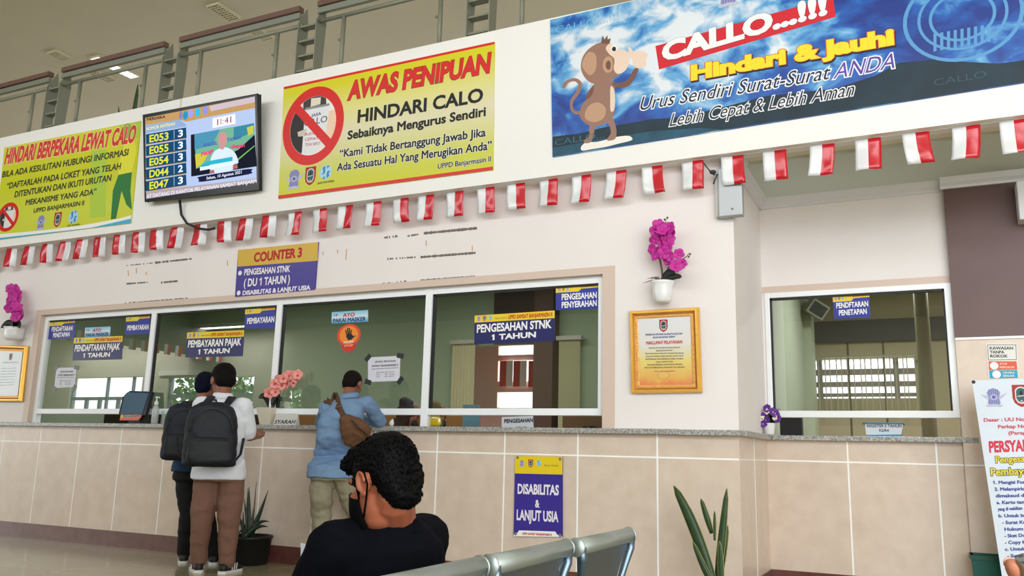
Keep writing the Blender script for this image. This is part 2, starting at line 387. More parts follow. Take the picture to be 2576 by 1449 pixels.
# stone border round the service windows
mb = MB(); mb.box((WX0-.09, -.008, ZC), (WX0, .1, WZ1+.06)); mb.box((WX1, -.008, ZC), (WX1+.10, .1, WZ1+.06)); mb.box((WX0, -.008, WZ1), (WX1, .1, WZ1+.06))
struct('trim_2', mb, CREAM)
# --- corner return and alcove
mb = MB(); mb.box((-.16, .16, ZC-.02), (0, 1.3, 3.35)); struct('wall_return', mb, WALL)
struct('wall_return_base', MB().box((-.16, .16, .0), (0, 1.3, ZCB)), TILE)
AX0, AX1, AZ1 = .02, 1.425, 2.385
mb = MB(); mb.box((0, 1.125, AZ1+.05), (1.46, 1.3, 3.35)); mb.box((0, 1.125, ZC), (AX0, 1.3, AZ1+.05)); struct('wall_alcove', mb, WALL)
mb = MB(); mb.box((0, 1.117, AZ1), (1.43, 1.25, AZ1+.055)); struct('trim_3', mb, CREAM)
struct('wall_alcove_base', MB().box((0, 1.125, 0), (1.46, 1.3, ZCB)), TILE)
mb = MB()
for px in (2133, 2357):
    x = PY(px, 1160, 1.125).x; mb.box((x-.006, 1.122, .15), (x+.006, 1.127, ZCB))
mb.box((.0, 1.1215, .993), (1.43, 1.127, 1.005)); mb.box((1.43, 1.066, .993), (1.56, 1.072, 1.005)); mb.box((-.002, .555, .15), (.002, .561, ZCB)); mb.box((-.002, .02, .996), (.002, 1.12, 1.002))
struct('trim_4', mb, GR)
# pillar on the right: beige tiles below, purple-brown panel above
mb = MB(); mb.box((1.425, 1.07, 0), (12, 1.5, 1.93)); struct('wall_right_base', mb, TILE)
struct('wall_right_panel', MB().box((1.425, 1.062, 1.945), (12, 1.5, 3.35)), tile_mat('purple_panel', (100, 73, 71), (93, 67, 66), 3, .45))
struct('trim_5', MB().box((1.425, 1.055, 1.928), (12, 1.08, 1.946)), GR)
# alcove ceiling and cornice
struct('ceiling_alcove', MB().box((-.16, -.001, 3.225), (12, 1.5, 3.4)), M((232, 226, 206), .9))
CORN = M((222, 222, 226), .6)
mb = MB()
for a, b, yy in ((0, 1.425, 1.125), (1.40, 12, 1.062)):
    pr = [(0, 3.12), (-.02, 3.12), (-.02, 3.14), (-.05, 3.16), (-.08, 3.205), (-.1, 3.205), (-.1, 3.225), (0, 3.225)]
    mb.prism([(a, yy+p, z) for p, z in pr], (b-a, 0, 0))
mb.prism([(-p, 0.0, z) for p, z in reversed(pr)], (0, 1.12, 0)); struct('trim_6', mb, CORN)
# balcony front with its underside
mb = MB(); mb.box((-30, YB, ZFB), (7, 0, ZFT)); struct('wall_balcony', mb, FASC)
struct('floor_upper', MB().box((-30, 0, 3.4), (12, 6, 3.6)), CEIL)
mb = MB()
for a, b in (((-30, 5.8, 3.4), (12, 6, 4.3)), ((-30, 5.8, 4.75), (12, 6, 6.8)), ((-30, 5.8, 4.3), (-16, 6, 4.75)), ((4, 5.8, 4.3), (12, 6, 4.75))): mb.box(a, b)
struct('wall_upper', mb, CEIL)
mb = MB(); p = PY(18, 270, 4.2); mb.box((-30, 4.2, 3.6), (p.x, 4.5, 6.6)); struct('wall_upper_left', mb, M((226, 214, 186), .8))
# panel joint at the television
mb = MB(); p = PY(455, 262, YB); mb.box((p.x-.012, YB-.002, ZFB+.9), (p.x+.012, YB+.01, ZFT)); struct('trim_7', mb, M((214, 208, 190), .6))
# --- the rest of the hall: end walls and the glazed front behind the camera
struct('wall_left', MB().box((-30.2, YF, 0), (-30, 6, 6.8)), WALL)
struct('wall_right', MB().box((12, YF, 0), (12.2, 6, 6.8)), WALL)
mb = MB(); mb.box((-22, YF-.2, 0), (1.8, YF, .9)); mb.box((-30, YF-.2, 0), (-22, YF, .3)); mb.box((-30, YF-.2, 4.4), (-22, YF, 4.7)); mb.box((1.8, YF-.2, 0), (12, YF, .3)); mb.box((-22, YF-.2, 3.1), (1.8, YF, 4.7)); mb.box((1.8, YF-.2, 4.4), (12, YF, 4.7)); mb.box((-30, YF-.2, 6.4), (12, YF, 6.8))
for a, b in ((-22, -19.4), (-16.7, -15.8), (-13.0, -12.05), (-11.5, 1.8)): mb.box((a, YF-.2, .9), (b, YF, 3.1))
for a, b, z in ((-19.4, -16.7, 2.7), (-15.8, -13.0, 2.65), (-12.05, -11.5, 2.3)): mb.box((a, YF-.2, z), (b, YF, 3.1))
for x in (-30, -24.5, -19, -14, -9, -4, 1, 6, 11.75): mb.box((x, YF-.2, 4.7), (x+.25, YF, 6.4))
struct('wall_entrance', mb, M((206, 202, 184), .7))
struct('wall_balcony_left', MB().box((-15.2, YF, 3.2), (-14, YB, 6.6)), M((70, 60, 54), .6))  # dark brown stands in for the shaded underside above the flags
struct('wall_entrance_soffit', MB().box((-13.9, YF, 3.72), (1.6, YF+1.2, 4.6)), M((92, 84, 76), .7))
mb = MB()
for x in (-19.38, -18.05, -17.1, -16.72, -15.78, -14.75, -14.4, -13.02, 1.82, 4.3, 6.8, 9.3, 11.78): mb.box((x-.03, YF-.12, .9 if x < 0 else .3), (x+.03, YF-.06, 2.7 if x < 0 else 4.4))
for x in (-18.8, -18.3, -17.6): mb.box((x-.05, YF-.12, .9), (x+.05, YF-.06, 2.15))
for a, b, z in ((-19.4, -16.7, 2.15), (-15.8, -13, 2.2), (1.8, 11.8, 2.2)): mb.box((a, YF-.12, z-.04), (b, YF-.06, z+.04))
struct('window_3', mb, M((120, 136, 160), .4))
mb = MB(); mb.box((-16.1, YF+.0, 2.7), (-14.6, YF+.05, 2.82)); struct('trim_11', mb, M((240, 240, 236)))
struct('ground', MB().box((-60, -60, -.2), (50, YF-.2, -.02)), M((196, 190, 176), .9))
# --- counter slabs
def slab(name, label, mb):
    o = mb.build(name, GRAN, None, bevel=.004); return tag(o, label, 'counter')
mb = MB(); mb.box((-30, -.06, ZCB), (-.42, .42, ZC)); mb.box((-.42, -.06, ZCB-.004), (.025, 0, ZC-.004)); mb.box((0, 0, ZCB-.004), (.05, 1.08, ZC-.004))
slab('counter_slab', 'long grey granite counter slab under the four service windows', mb)
mb = MB(); mb.box((.05, 1.065, ZCB-.004), (1.53, 1.5, ZC-.004)); slab('counter_slab', 'short grey granite counter slab in the alcove at the right', mb)
# --- service windows
YG = .075
def rail(mb, a, b, e=0): mb.box((a[0], .045-e, a[1]), (b[0], .105+e, b[1]))
def pane(par, a, b, y): MB().box((a[0], y-.003, a[1]), (b[0], y+.003, b[1])).build('glass_pane', GLASS, par)
XM = [PY(377, 900, .05).x, PY(694, 900, .05).x, PY(1073.5, 900, .05).x]
w1 = MB(); rail(w1, (WX0, WZ1-.06), (WX1, WZ1)); rail(w1, (WX0+.001, ZC), (WX0+.06, WZ1-.001), .002); rail(w1, (WX1-.055, ZC+.097), (WX1-.001, WZ1-.001), .002); rail(w1, (WX0+.002, 1.303), (WX1-.002, 1.358), .001)
for x in XM: rail(w1, (x-.034, 1.3 if x < XM[2] else ZC), (x+.034, WZ1-.002), .003)
w1 = struct('window_1', w1, ALU, bevel=.004)
xs = [WX0]+XM+[WX1]
for a, b in zip(xs, xs[1:]): pane(w1, (a+.03, 1.35), (b-.03, WZ1-.05), YG)
GK = M((24, 26, 28), .5)
for a, b in zip(xs, xs[1:]):
    mb = MB(); mb.box((a+.034, .06, 1.356), (a+.054, .09, WZ1-.058)); mb.box((a+.034, .06, WZ1-.075), (b-.034, .09, WZ1-.058)); mb.build('gasket', GK, w1)
YA = 1.15
def rail2(mb, a, b, e=0): mb.box((a[0], 1.112-e, a[1]), (b[0], 1.175+e, b[1]))
w2 = MB(); rail2(w2, (AX0, AZ1-.045), (AX1+.005, AZ1)); rail2(w2, (AX0+.001, 1.346), (AX0+.042, AZ1-.001), .002); rail2(w2, (AX1-.05, 1.346), (AX1+.004, AZ1-.001), .002); rail2(w2, (AX0+.002, 1.345), (AX1+.003, 1.4), .001)
w2 = struct('window_2', w2, M((240, 243, 246), .3, .05), bevel=.004)
pane(w2, (AX0+.03, 1.39), (AX1-.03, AZ1-.03), YA)
mb = MB(); mb.box((AX0+.042, 1.13, 1.4), (AX0+.056, 1.17, AZ1-.045)); mb.box((AX0+.04, 1.13, AZ1-.06), (AX1-.05, 1.17, AZ1-.045)); mb.box((AX1-.062, 1.13, 1.4), (AX1-.05, 1.17, AZ1-.045)); mb.build('gasket', GK, w2)
# --- offices behind the glass
YO = 3.4
dx0, dx1 = PY(1180, 1000, YO).x, PY(1402, 1000, YO).x
mb = MB(); mb.box((-9, YO, 0), (dx0, YO+.1, 3.4)); mb.box((dx1, YO, 0), (-.16, YO+.1, 3.4)); mb.box((dx0, YO, PY(1300, 866, YO).z), (dx1, YO+.1, 3.4)); mb.box((-9.1, .16, 0), (-9, YO+.1, 3.4)); struct('wall_office', mb, GREEN)
zt = lambda py, y: PY(1320, py, y).z
p0, p1 = PY(1240, 900, YO-.05), PY(1400, 900, YO-.05); struct('trim_12', MB().box((p0.x, YO-.06, zt(862, YO-.06)), (p1.x, YO, 3.25)), M((72, 60, 56), .6))
struct('trim_13', MB().box((PY(1350, 900, YO-.1).x, YO-.2, 0), (PY(1398, 900, YO-.1).x, YO, 3.2)), M((98, 74, 64), .6))
# lobby seen through the office doorway, with daylight openings
YL = 6.4; PK = M((206, 178, 166), .7); l0, l1 = PY(1150, 950, YL).x, PY(1420, 950, YL).x; h0, h1 = PY(1252, 950, YL).x, PY(1404, 950, YL).x
mb = MB(); mb.box((l0, YL, 0), (h0, YL+.1, 3.4)); mb.box((h1, YL, 0), (dx1+.12, YL+.1, 3.4))
for a, b in ((1026, 1300), (959, 986), (892, 906), (700, 868)): mb.box((h0, YL, max(0, zt(b, YL)) if b != 1300 else 0), (h1, YL+.1, zt(a, YL) if a != 700 else 3.4))
mb.box((PY(1352, 950, YL).x, YL-.05, 0), (PY(1372, 950, YL).x, YL+.1, 3.4))
struct('wall_lobby', mb, PK)
mb = MB(); mb.box((l0-.1, YO+.1, 0), (l0, YL, 3.4)); mb.box((dx1+.02, YO+.1, 0), (dx1+.12, YL, 3.4)); mb.box((l0, YO+.1, 3.3), (dx1+.12, YL, 3.4)); struct('wall_lobby_side', mb, PK)
for i, px in enumerate((1258, 1292, 1330, 1395)):
    c = PY(px, 908, YL-.06); mb = MB(); mb.mi = [0]*0; mb.cur = 0; mb.box((c.x, YL-.062, c.z-.42), (c.x+.12, YL-.058, c.z)); mb.cur = 1; mb.box((c.x+.12, YL-.062, c.z-.42), (c.x+.24, YL-.058, c.z))
    tag(mb.build('hanging_flag', [M((196, 24, 40), .4), M((232, 232, 232), .4)]), '%s flag from the left in the bright doorway behind the fourth window' % ('first', 'second', 'third', 'fourth')[i], 'flag', 'flags hanging in the lobby')
struct('wall_office_side', MB().box((-.16, 1.3, 0), (-.06, 5.2, 3.4)), M((178, 186, 170), .8))
struct('wall_office_pier', MB().box((-.06, 4.2, 0), (PY(2046, 950, 4.2).x, 4.5, 3.4)), M((178, 186, 166), .8))
# alcove office: dark frieze, cladding and a banded window
YB2 = 5.0; wz = lambda py: PY(2160, py, YB2).z; ax0, ax1 = PY(1988, 950, YB2).x, PY(2302, 950, YB2).x
mb = MB(); mb.box((-.06, YB2, 0), (ax0, YB2+.2, 3.4)); mb.box((ax1, YB2, 0), (6.9, YB2+.2, 3.4)); mb.box((ax0, YB2, wz(903)), (ax1, YB2+.2, 3.4)); mb.box((ax0, YB2, 0), (ax1, YB2+.2, wz(1002)))
struct('wall_office_back', mb, M((186, 176, 148), .7))
mb = MB()
for a, b in ((927, 942), (959, 972), (988, 997)): mb.box((ax0, YB2+.05, wz(b)), (ax1, YB2+.12, wz(a)))
for px in (2062, 2255): x = PY(px, 950, YB2).x; mb.box((x-.03, YB2+.02, wz(1002)), (x+.03, YB2+.12, wz(903)))
struct('window_4', mb, M((160, 154, 150), .6))
mb = MB()
for px in (2050, 2136, 2226, 2340): x = PY(px, 950, YB2).x; mb.box((x-.012, YB2-.004, 0), (x+.012, YB2, PY(2160, 860, YB2).z))
struct('trim_14', mb, M((110, 104, 92), .7))
struct('wall_office_frieze', MB().box((PY(2046, 830, YB2-.07).x, YB2-.07, PY(2200, 858, YB2-.07).z), (6.9, YB2, PY(2200, 803, YB2-.07).z)), M((72, 72, 76), .6))
struct('ceiling_office', MB().box((-9, .16, 3.2), (6.9, 5, 3.25)), M((205, 214, 205), .9))
for n, a, b, c in (('trim_15', 60, 690, (62, 42, 40)), ('trim_16', 690, 1195, (150, 106, 56)), ('trim_17', 1415, 1600, (122, 92, 62))):
    struct(n, MB().box((PY(a, 1060, 2.0).x, 2.0, 0), (PY(b, 1060, 2.0).x, 2.04, 1.392)), M(c, .5))
struct('wall_office_wainscot', MB().box((-9, YO-.04, 0), (dx0, YO, 1.24)), M((150, 110, 62), .5))
def blinds(x0, x1, y, z0, z1, label, n, col=(226, 216, 178)):
    t = thing('vertical_blinds', label, 'blinds', ((x0+x1)/2, y, z0)); MB().box((x0-.03, y-.04, z1), (x1+.03, y+.04, z1+.05)).build('head_rail', M((210, 208, 200)), t)
    for k in range(n):
        x = x0+(x1-x0)*(k+.5)/n; w_ = (x1-x0)/n*.47
        MB().add([(x-w_, y-.015, z0), (x+w_, y+.015, z0), (x+w_, y+.015, z1), (x-w_, y-.015, z1)], [(0, 1, 2, 3)]).build('slat', M(col, .8), t, solid=.002)
b0, b1 = PY(1137, 950, 3.3).x, PY(1192, 950, 3.3).x; z0, z1 = PY(1160, 1040, 3.3).z, PY(1160, 866, 3.3).z
blinds(b0, b1, 3.3, z0-.3, z1, 'cream vertical blinds left of the doorway, behind the fourth service window', 7)
b0, b1 = PY(1406, 950, 3.3).x, PY(1458, 950, 3.3).x
blinds(b0, b1, 3.3, z0-.3, z1, 'cream vertical blinds right of the doorway, behind the fourth service window', 7, (220, 214, 176))
b0, b1 = PY(1978, 950, 4.85).x, PY(2318, 950, 4.85).x
t = thing('vertical_blinds', 'thin pale blind cords in front of the banded window behind the alcove pane', 'blinds', (b0, 4.85, 1.5))
for k in range(24):
    x = b0+(b1-b0)*(k+random.uniform(-.2, .2))/23; MB().box((x-.006, 4.84, wz(1045)), (x+.006, 4.85, wz(900))).build('slat', M((190, 184, 170), .8), t)
MB().box((b0, 4.83, wz(902)), (b1, 4.87, wz(898))).build('head_rail', M((170, 164, 150)), t)
# round column inside the alcove office
struct('trim_8', MB().lathe([(.062, 0), (.062, 3.2)], (PY(2326, 900, 2.3).x, 2.3, 0)), M((158, 150, 124), .5), smooth=True)
# ================================================================ signs on the balcony front
YS = YB-.012
BLK, WH, YEL, PINK, SKIN0 = M((20, 20, 22)), M((244, 244, 242), .45), M((240, 214, 24)), M((226, 200, 170)), M((228, 190, 160))
NAVY, ROYAL, GOLD = M((34, 36, 96), .3), M((40, 52, 150), .3), M((232, 204, 34), .35)
BIGRED = M((214, 34, 34), .4)
LIME = gradient('lime_print', [(0, (204, 206, 44)), (.18, (206, 208, 90)), (.5, (222, 216, 184)), (.72, (222, 216, 130)), (.92, (214, 208, 36)), (1, (214, 208, 30))])
s = Sign('banner_sign', 'yellow AWAS PENIPUAN sign with a red prohibition ring, between the screen and the blue poster', 'sign', [(714, 220), (1244, 106), (1240, 427), (700, 500)], LIME, YS)
s.poly([(714, 219), (1244, 105), (1244, 111), (714, 225)], BIGRED); s.poly([(700, 500), (1240, 427), (1240, 419), (700, 492)], BIGRED)
s.text('AWAS PENIPUAN', (873, 254), (1231, 184), 48, BIGRED, .045, out=BLK, outw=.012, shear=.08)
s.text('HINDARI CALO', (899, 310), (1215, 256), 33, BLK, .03)
s.text('Sebaiknya Mengurus Sendiri', (874, 352), (1222, 292), 22, BLK, .03)
s.text('\u201cKami Tidak Bertanggung Jawab Jika', (854, 397), (1222, 343), 20, BLK, .025, out=WH, outw=.035)
s.text('Ada Sesuatu Hal Yang Merugikan Anda\u201d', (847, 431), (1237, 376), 20, BLK, .025, out=WH, outw=.035)
s.text('UPPD Banjarmasin II', (1101, 425), (1235, 406), 13, BLK, .02, out=WH, outw=.035)
def serifs(s, body_px, mat):
    for (x, y, wd) in body_px: s.poly([(x-wd/2, y-1.6), (x+wd/2, y-1.6-wd*.17), (x+wd/2, y+1.6-wd*.17), (x-wd/2, y+1.6)], mat, 3.4, 'lettering_serif')
def ban(s, c, a, b, placard=True):
    s.ellipse(c, a*.76, b*.76, M((236, 232, 228)), 1, 'picture'); u, v = s.P(*c)
    q = lambda pts: [(u+x*a, v+z*b) for x, z in pts]
    arc = lambda t0, t1, f=.75: [(f*math.cos(math.radians(t0+(t1-t0)*i/10)), f*math.sin(math.radians(t0+(t1-t0)*i/10))) for i in range(11)]
    s.poly(q(arc(140, 245)+[(-.2, -.3), (-.2, .4)]), M((44, 40, 42)), 1.5, 'picture', False)
    s.poly(q(arc(-55, 25)+[(.5, .3), (.45, -.3)]), M((238, 206, 178)), 1.5, 'picture', False)
    s.poly(q(arc(60, 120)+[(-.36, .45), (.4, .45)]), M((60, 56, 58)), 1.5, 'picture', False)
    s.poly(q([(-.12, .5), (.2, .52), (.2, .7), (-.12, .72)]), M((228, 216, 200)), 1.8, 'picture', False)
    s.poly(q([(-.3, .5), (.5, .5), (.46, -.3), (.2, -.72), (-.3, -.7)]), M((226, 228, 232)), 2, 'picture', False)
    s.poly(q([(-.3, .5), (.5, .5), (.5, .44), (-.3, .44)]), M((140, 142, 146)), 2.2, 'picture', False)
    s.poly(q([(-.5, -.1), (-.2, -.05), (-.2, -.24), (-.46, -.22)]), M((206, 198, 184)), 2.4, 'picture', False)
    s.ellipse(c, a, b, BIGRED, 3, 'prohibition_ring', inner=.755, n=48)
    s.poly(q([(-.66, .46), (-.5, .62), (.66, -.46), (.5, -.62)]), BIGRED, 3.4, 'prohibition_ring', False)
ban(s, (787, 316), .362, .392)
s.text('JASA', (783, 295), (808, 289), 7.5, M((40, 60, 110)), .02, lay=2.6); s.text('CALO', (765, 318), (823, 306), 15, M((40, 50, 90)), 0, lay=2.6)
for i, t in enumerate(('MUDAH', 'CEPAT', 'TIDAK REPOT')): s.text(t, (767, 342+i*13), (796+i*5, 338+i*13), 7, M((190, 60, 90)), .01, lay=2.6)
emblem(s, 'badge', (740, 451), 50); emblem(s, 'shield', (781, 443), 46); emblem(s, 'round', (820, 433), 36)
s.text('JASA RAHARJA', (798, 464), (841, 457), 5, M((90, 88, 20)), .03)
s.done()
# left sign
LIME2 = gradient('lime_print_left', [(0, (206, 210, 60)), (.2, (206, 214, 72)), (.6, (202, 206, 40)), (1, (214, 216, 52))])
s = Sign('banner_sign', 'yellow-green HINDARI BERPEKARA LEWAT CALO sign at the left end, left of the television', 'sign', [(11, 371), (354, 304), (329, 561), (-14, 604)], LIME2, YS)
LBLUE = M((70, 178, 214), .4)
s.poly([(-14, 604), (329, 561), (331, 541), (300, 550), (200, 568), (100, 580), (-14, 590)], WH, 1.2); s.poly([(-14, 604), (329, 561), (330, 550), (230, 573), (-14, 600)], LBLUE, 1.6)
PG = M((176, 206, 70), .4)
s.poly([(300, 316), (354, 304), (350, 345), (330, 350)], PG); s.poly([(230, 380), (268, 374), (266, 545), (226, 548)], PG)
DG = M((44, 120, 58), .4); YW = M((226, 222, 60), .4)
s.poly([(298, 440), (332, 433), (328, 480), (332, 528), (318, 515), (306, 480), (292, 550), (279, 552), (284, 480)], DG, 1.4, 'figure')
s.poly([(298, 440), (332, 433), (344, 380), (338, 352), (318, 352), (306, 385), (300, 410)], YW, 1.4, 'figure'); s.ellipse((318, 330), .075, .09, M((150, 170, 60)), 1.4, 'figure')
PALE = M((238, 230, 190))
s.text('HINDARI BERPEKARA LEWAT CALO', (10, 415), (338, 359), 40, M((212, 56, 44)), .045, out=PALE, outw=.03, shear=.1)
for t, a, b, h in (('BILA ADA KESULITAN HUBUNGI INFORMASI', (5, 447), (322, 391), 15), ('\u201cDAFTARLAH PADA LOKET YANG TELAH', (16, 476), (303, 426), 15), ('DITENTUKAN DAN IKUTI URUTAN', (36, 497), (279, 455), 15), ('MEKANISME YANG ADA\u201d', (64, 517), (241, 489), 14), ('UPPD BANJARMASIN II', (84, 536), (211, 516), 11)):
    s.text(t, a, b, h, M((44, 44, 40)), .022, shear=.06)
ban(s, (20, 546), .19, .175)
emblem(s, 'badge', (103, 560), 38); emblem(s, 'shield', (145, 553), 37); emblem(s, 'round', (185, 546), 34)
s.text('JASA RAHARJA', (169, 570), (201, 566), 4, M((70, 80, 30)), .03)
s.done()
# blue poster
def poster_mat():
    m = bpy.data.materials.new('sky_print'); m.use_nodes = True; nt = m.node_tree; b = nt.nodes['Principled BSDF']; b.inputs['Roughness'].default_value = .35
    tc = nt.nodes.new('ShaderNodeTexCoord'); mp = nt.nodes.new('ShaderNodeMapping'); mp.inputs['Scale'].default_value = (2.3, 1, 3.4); mp.inputs['Rotation'].default_value = (0, .22, 0); mp.inputs['Location'].default_value = (1.2, 0, .4)
    n = nt.nodes.new('ShaderNodeTexNoise'); n.inputs['Scale'].default_value = 1.5; n.inputs['Detail'].default_value = 6; n.inputs['Distortion'].default_value = .5
    r = nt.nodes.new('ShaderNodeValToRGB'); e = r.color_ramp.elements; st = [(.42, (8, 48, 134)), (.56, (20, 90, 178)), (.66, (96, 166, 216)), (.77, (222, 230, 238))]
    while len(e) < 4: e.new(.5)
    for el, (p, c) in zip(e, st): el.position = p; el.color = lin(c)
    # the print has a bank of white cloud behind the headline
    sp = nt.nodes.new('ShaderNodeSeparateXYZ'); nt.links.new(tc.outputs['Generated'], sp.inputs[0])
    g = nt.nodes.new('ShaderNodeTexGradient'); g.gradient_type = 'SPHERICAL'; m2 = nt.nodes.new('ShaderNodeMapping'); m2.inputs['Location'].default_value = (-.55, 0, -1.38); m2.inputs['Scale'].default_value = (2.1, 0, 2.1)
    nt.links.new(tc.outputs['Generated'], m2.inputs[0]); nt.links.new(m2.outputs[0], g.inputs[0])
    ad = nt.nodes.new('ShaderNodeMath'); ad.operation = 'MULTIPLY_ADD'; ad.inputs[1].default_value = .34
    nt.links.new(tc.outputs['Object'], mp.inputs[0]); nt.links.new(mp.outputs[0], n.inputs['Vector'])
    nt.links.new(g.outputs['Fac'], ad.inputs[0]); nt.links.new(n.outputs['Fac'], ad.inputs[2]); nt.links.new(ad.outputs[0], r.inputs[0])
    nt.links.new(r.outputs[0], b.inputs['Base Color']); return m
s = Sign('poster_sign', 'wide blue sky poster reading CALLO with a cartoon monkey, right end of the balcony front', 'sign', [(1384, 50), (2600, -228), (2650, 196), (1390, 395)], poster_mat(), YS)
A_, B_ = s.P(1390, 395), s.P(1384, 52); SW = 4.05
hill = [(1390, 344), (1458, 336), (1512, 322), (1640, 300), (1690, 297), (1800, 275), (1925, 242), (2000, 234), (2105, 222), (2200, 191), (2262, 158), (2350, 150), (2415, 155), (2512, 160), (2576, 152), (2640, 140)]
s.poly(hill+[(2648, 195.5), (1390, 394)], M((18, 44, 58), .5, var=.25, vscale=5), 1, 'hills')
s.poly([(1390, 372), (1500, 352), (1640, 330), (1760, 322), (1820, 326), (1390, 394)], M((30, 78, 100), .5, var=.3, vscale=7), 1.4, 'hills')
s.poly([(1649, 116), (2096, -8), (2102, 42), (1658, 175)], M((206, 26, 44), .4), 1.6, 'headline_panel')
s.text('CALLO...!!!', (1665, 158), (2082, 37), 50, WH, .055, out=M((60, 30, 50)), outw=.008, lay=3.4, shear=.0)
s.text('Hindari & Jauhi', (1738, 204), (2251, 113), 40, M((238, 216, 40)), .06, shadow=(M((16, 20, 50)), (.05, -.1)), out=M((206, 80, 30)), outw=.025, lay=3.4)
s.text('Urus Sendiri Surat-Surat', (1608, 278), (2084, 199), 33, M((22, 26, 56)), .0, shear=.3, out=WH, outw=.055)
s.text('ANDA', (2096, 199), (2250, 171), 37, M((92, 66, 160)), .0, shear=.3, out=WH, outw=.055)
s.text('Lebih Cepat & Lebih Aman', (1684, 318), (2145, 240), 31, M((26, 34, 60)), .0, shear=.3, out=WH, outw=.055)
s.text('CALLO....!!!', (1398, 84), (1556, 50), 17, M((120, 190, 224)), -.01); s.text('CALLO', (2350, 216), (2482, 194), 16, M((50, 84, 98)), -.01)
s.text('CALLO...', (1396, 366), (1520, 346), 14, M((58, 112, 134)), -.01)
emblem(s, 'badge', (1832, -14), 62)
PW = M((86, 150, 204), .4)
for rr, wd in ((.36, .93), (.27, .93), (.2, .9)): s.ellipse((2420, 40), rr, rr*.9, PW, 1.3, 'watermark', inner=wd, n=40)
for k in range(-4, 5): s.poly([(2420+k*17-4, 118-k*3), (2420+k*17+4, 117-k*3), (2420+k*17+4, 72-k*3), (2420+k*17-4, 73-k*3)], PW, 1.6, 'watermark')
# plain cartoon monkey
def blobpx(pts, n=4):
    out = []; N = len(pts)
    for i in range(N):
        p0, p1, p2, p3 = [V(pts[(i+k-1) % N]) for k in range(4)]
        for j in range(n):
            t = j/n; out.append(tuple(.5*((2*p1)+(-p0+p2)*t+(2*p0-5*p1+4*p2-p3)*t*t+(-p0+3*p1-3*p2+p3)*t**3)))
    return out
z3 = lambda pts: [(1350+x*.3106, y*.3106) for x, y in pts]
MB1, MB2, MB3, MCR, MW = M((150, 112, 96), .4), M((116, 80, 68), .4), M((190, 150, 122), .4), M((232, 208, 190), .4), M((240, 234, 228), .4)
_n = [0]
def R(pts, m, l): _n[0] += 1; s.poly(blobpx(z3(pts)), m, l, 'monkey_picture#%d' % _n[0])
R([(205, 705), (230, 660), (300, 632), (350, 650), (368, 690), (345, 760), (300, 820), (295, 870), (320, 900), (380, 895), (375, 920), (310, 925), (272, 880), (275, 810), (320, 740), (338, 690), (310, 660), (260, 670), (228, 715)], MB1, 2)
R([(470, 680), (520, 660), (620, 655), (635, 720), (610, 800), (630, 900), (600, 970), (520, 1015), (430, 1015), (365, 970), (348, 910), (380, 830), (450, 770)], MB1, 2.2)
R([(420, 860), (500, 830), (560, 880), (540, 960), (460, 990), (390, 950)], MB3, 2.4)
R([(600, 700), (632, 740), (632, 880), (600, 900), (596, 800)], MCR, 2.5)
R([(470, 680), (400, 770), (410, 810), (440, 780), (500, 700)], MB2, 2.1)
R([(430, 1000), (470, 1010), (462, 1090), (440, 1150), (390, 1160), (385, 1135), (425, 1100)], MB1, 2.3); R([(560, 970), (610, 950), (645, 1040), (640, 1120), (590, 1140), (570, 1130), (600, 1080), (590, 1020)], MB1, 2.3)
R([(610, 670), (680, 670), (740, 640), (790, 560), (825, 560), (790, 640), (740, 700), (650, 710)], MB2, 2.4)
R([(770, 470), (790, 420), (850, 410), (900, 440), (885, 480), (885, 530), (850, 550), (800, 545)], MCR, 2.8); R([(765, 480), (740, 390), (760, 385), (790, 440)], MCR, 2.9)
R([(360, 560), (370, 470), (420, 400), (500, 350), (580, 345), (640, 390), (690, 470), (700, 560), (650, 620), (560, 665), (470, 680), (400, 640)], MB1, 2.6)
R([(370, 540), (385, 470), (430, 420), (480, 450), (480, 560), (430, 610)], MB3, 2.8)
R([(560, 390), (600, 350), (645, 395), (740, 420), (750, 500), (720, 570), (660, 600), (625, 560), (630, 480), (590, 440)], MCR, 3)
R([(535, 520), (560, 465), (610, 470), (615, 560), (580, 590), (545, 570)], MB3, 3.1); R([(560, 520), (580, 490), (600, 510), (595, 560), (570, 560)], MB2, 3.3)
R([(600, 400), (615, 368), (645, 372), (645, 410), (620, 420)], MW, 3.3); R([(610, 400), (622, 380), (640, 385), (640, 410), (622, 415)], BLK, 3.5)
s.poly(z3([(520, 350), (535, 290), (550, 320), (575, 285), (575, 320), (600, 310), (590, 360)]), MB2, 2.7, 'monkey_picture')
R([(360, 1190), (400, 1155), (480, 1150), (550, 1135), (640, 1110), (740, 1100), (775, 1120), (760, 1140), (660, 1165), (560, 1190), (440, 1210), (370, 1220)], MW, 2.2)
s.done()
# ================================================================ television
tl, tr, br_, bl = PY(360, 290, -.37), PY(648, 236, -.345), PY(650, 476, -.235), PY(365, 507, -.25)
ex = ((br_-bl)+(tr-tl)).normalized(); ez = ((tl-bl)+(tr-br_)); ez = (ez-ex*ez.dot(ex)).normalized()
SCR = M((172, 190, 226), .5, emit=.62)
TVC = [(360, 290), (648, 236), (650, 476), (365, 507)]
s = Sign('television', 'black wall television showing queue numbers and a man speaking, between two yellow signs', 'television', TVC, M((14, 15, 18), .25), plane=(bl, ex, ez), thick=.045, bevel=.006)
def sc(c, e=.62): return M(c, .5, emit=e)
z8 = lambda x, y: (360+x*.1932, 230+y*.1932)
zz = lambda pts: [z8(*p) for p in pts]
s.poly(zz([(28, 345), (1455, 65), (1480, 1175), (40, 1400)]), SCR, .5, 'screen')
s.poly(zz([(28, 345), (1455, 65), (1460, 215), (860, 330), (560, 395), (480, 365), (30, 440)]), sc((186, 146, 92)), 1, 'screen_image')
s.poly(zz([(860, 190), (1455, 65), (1456, 140), (880, 260)]), sc((196, 180, 190)), 1.2, 'screen_image')
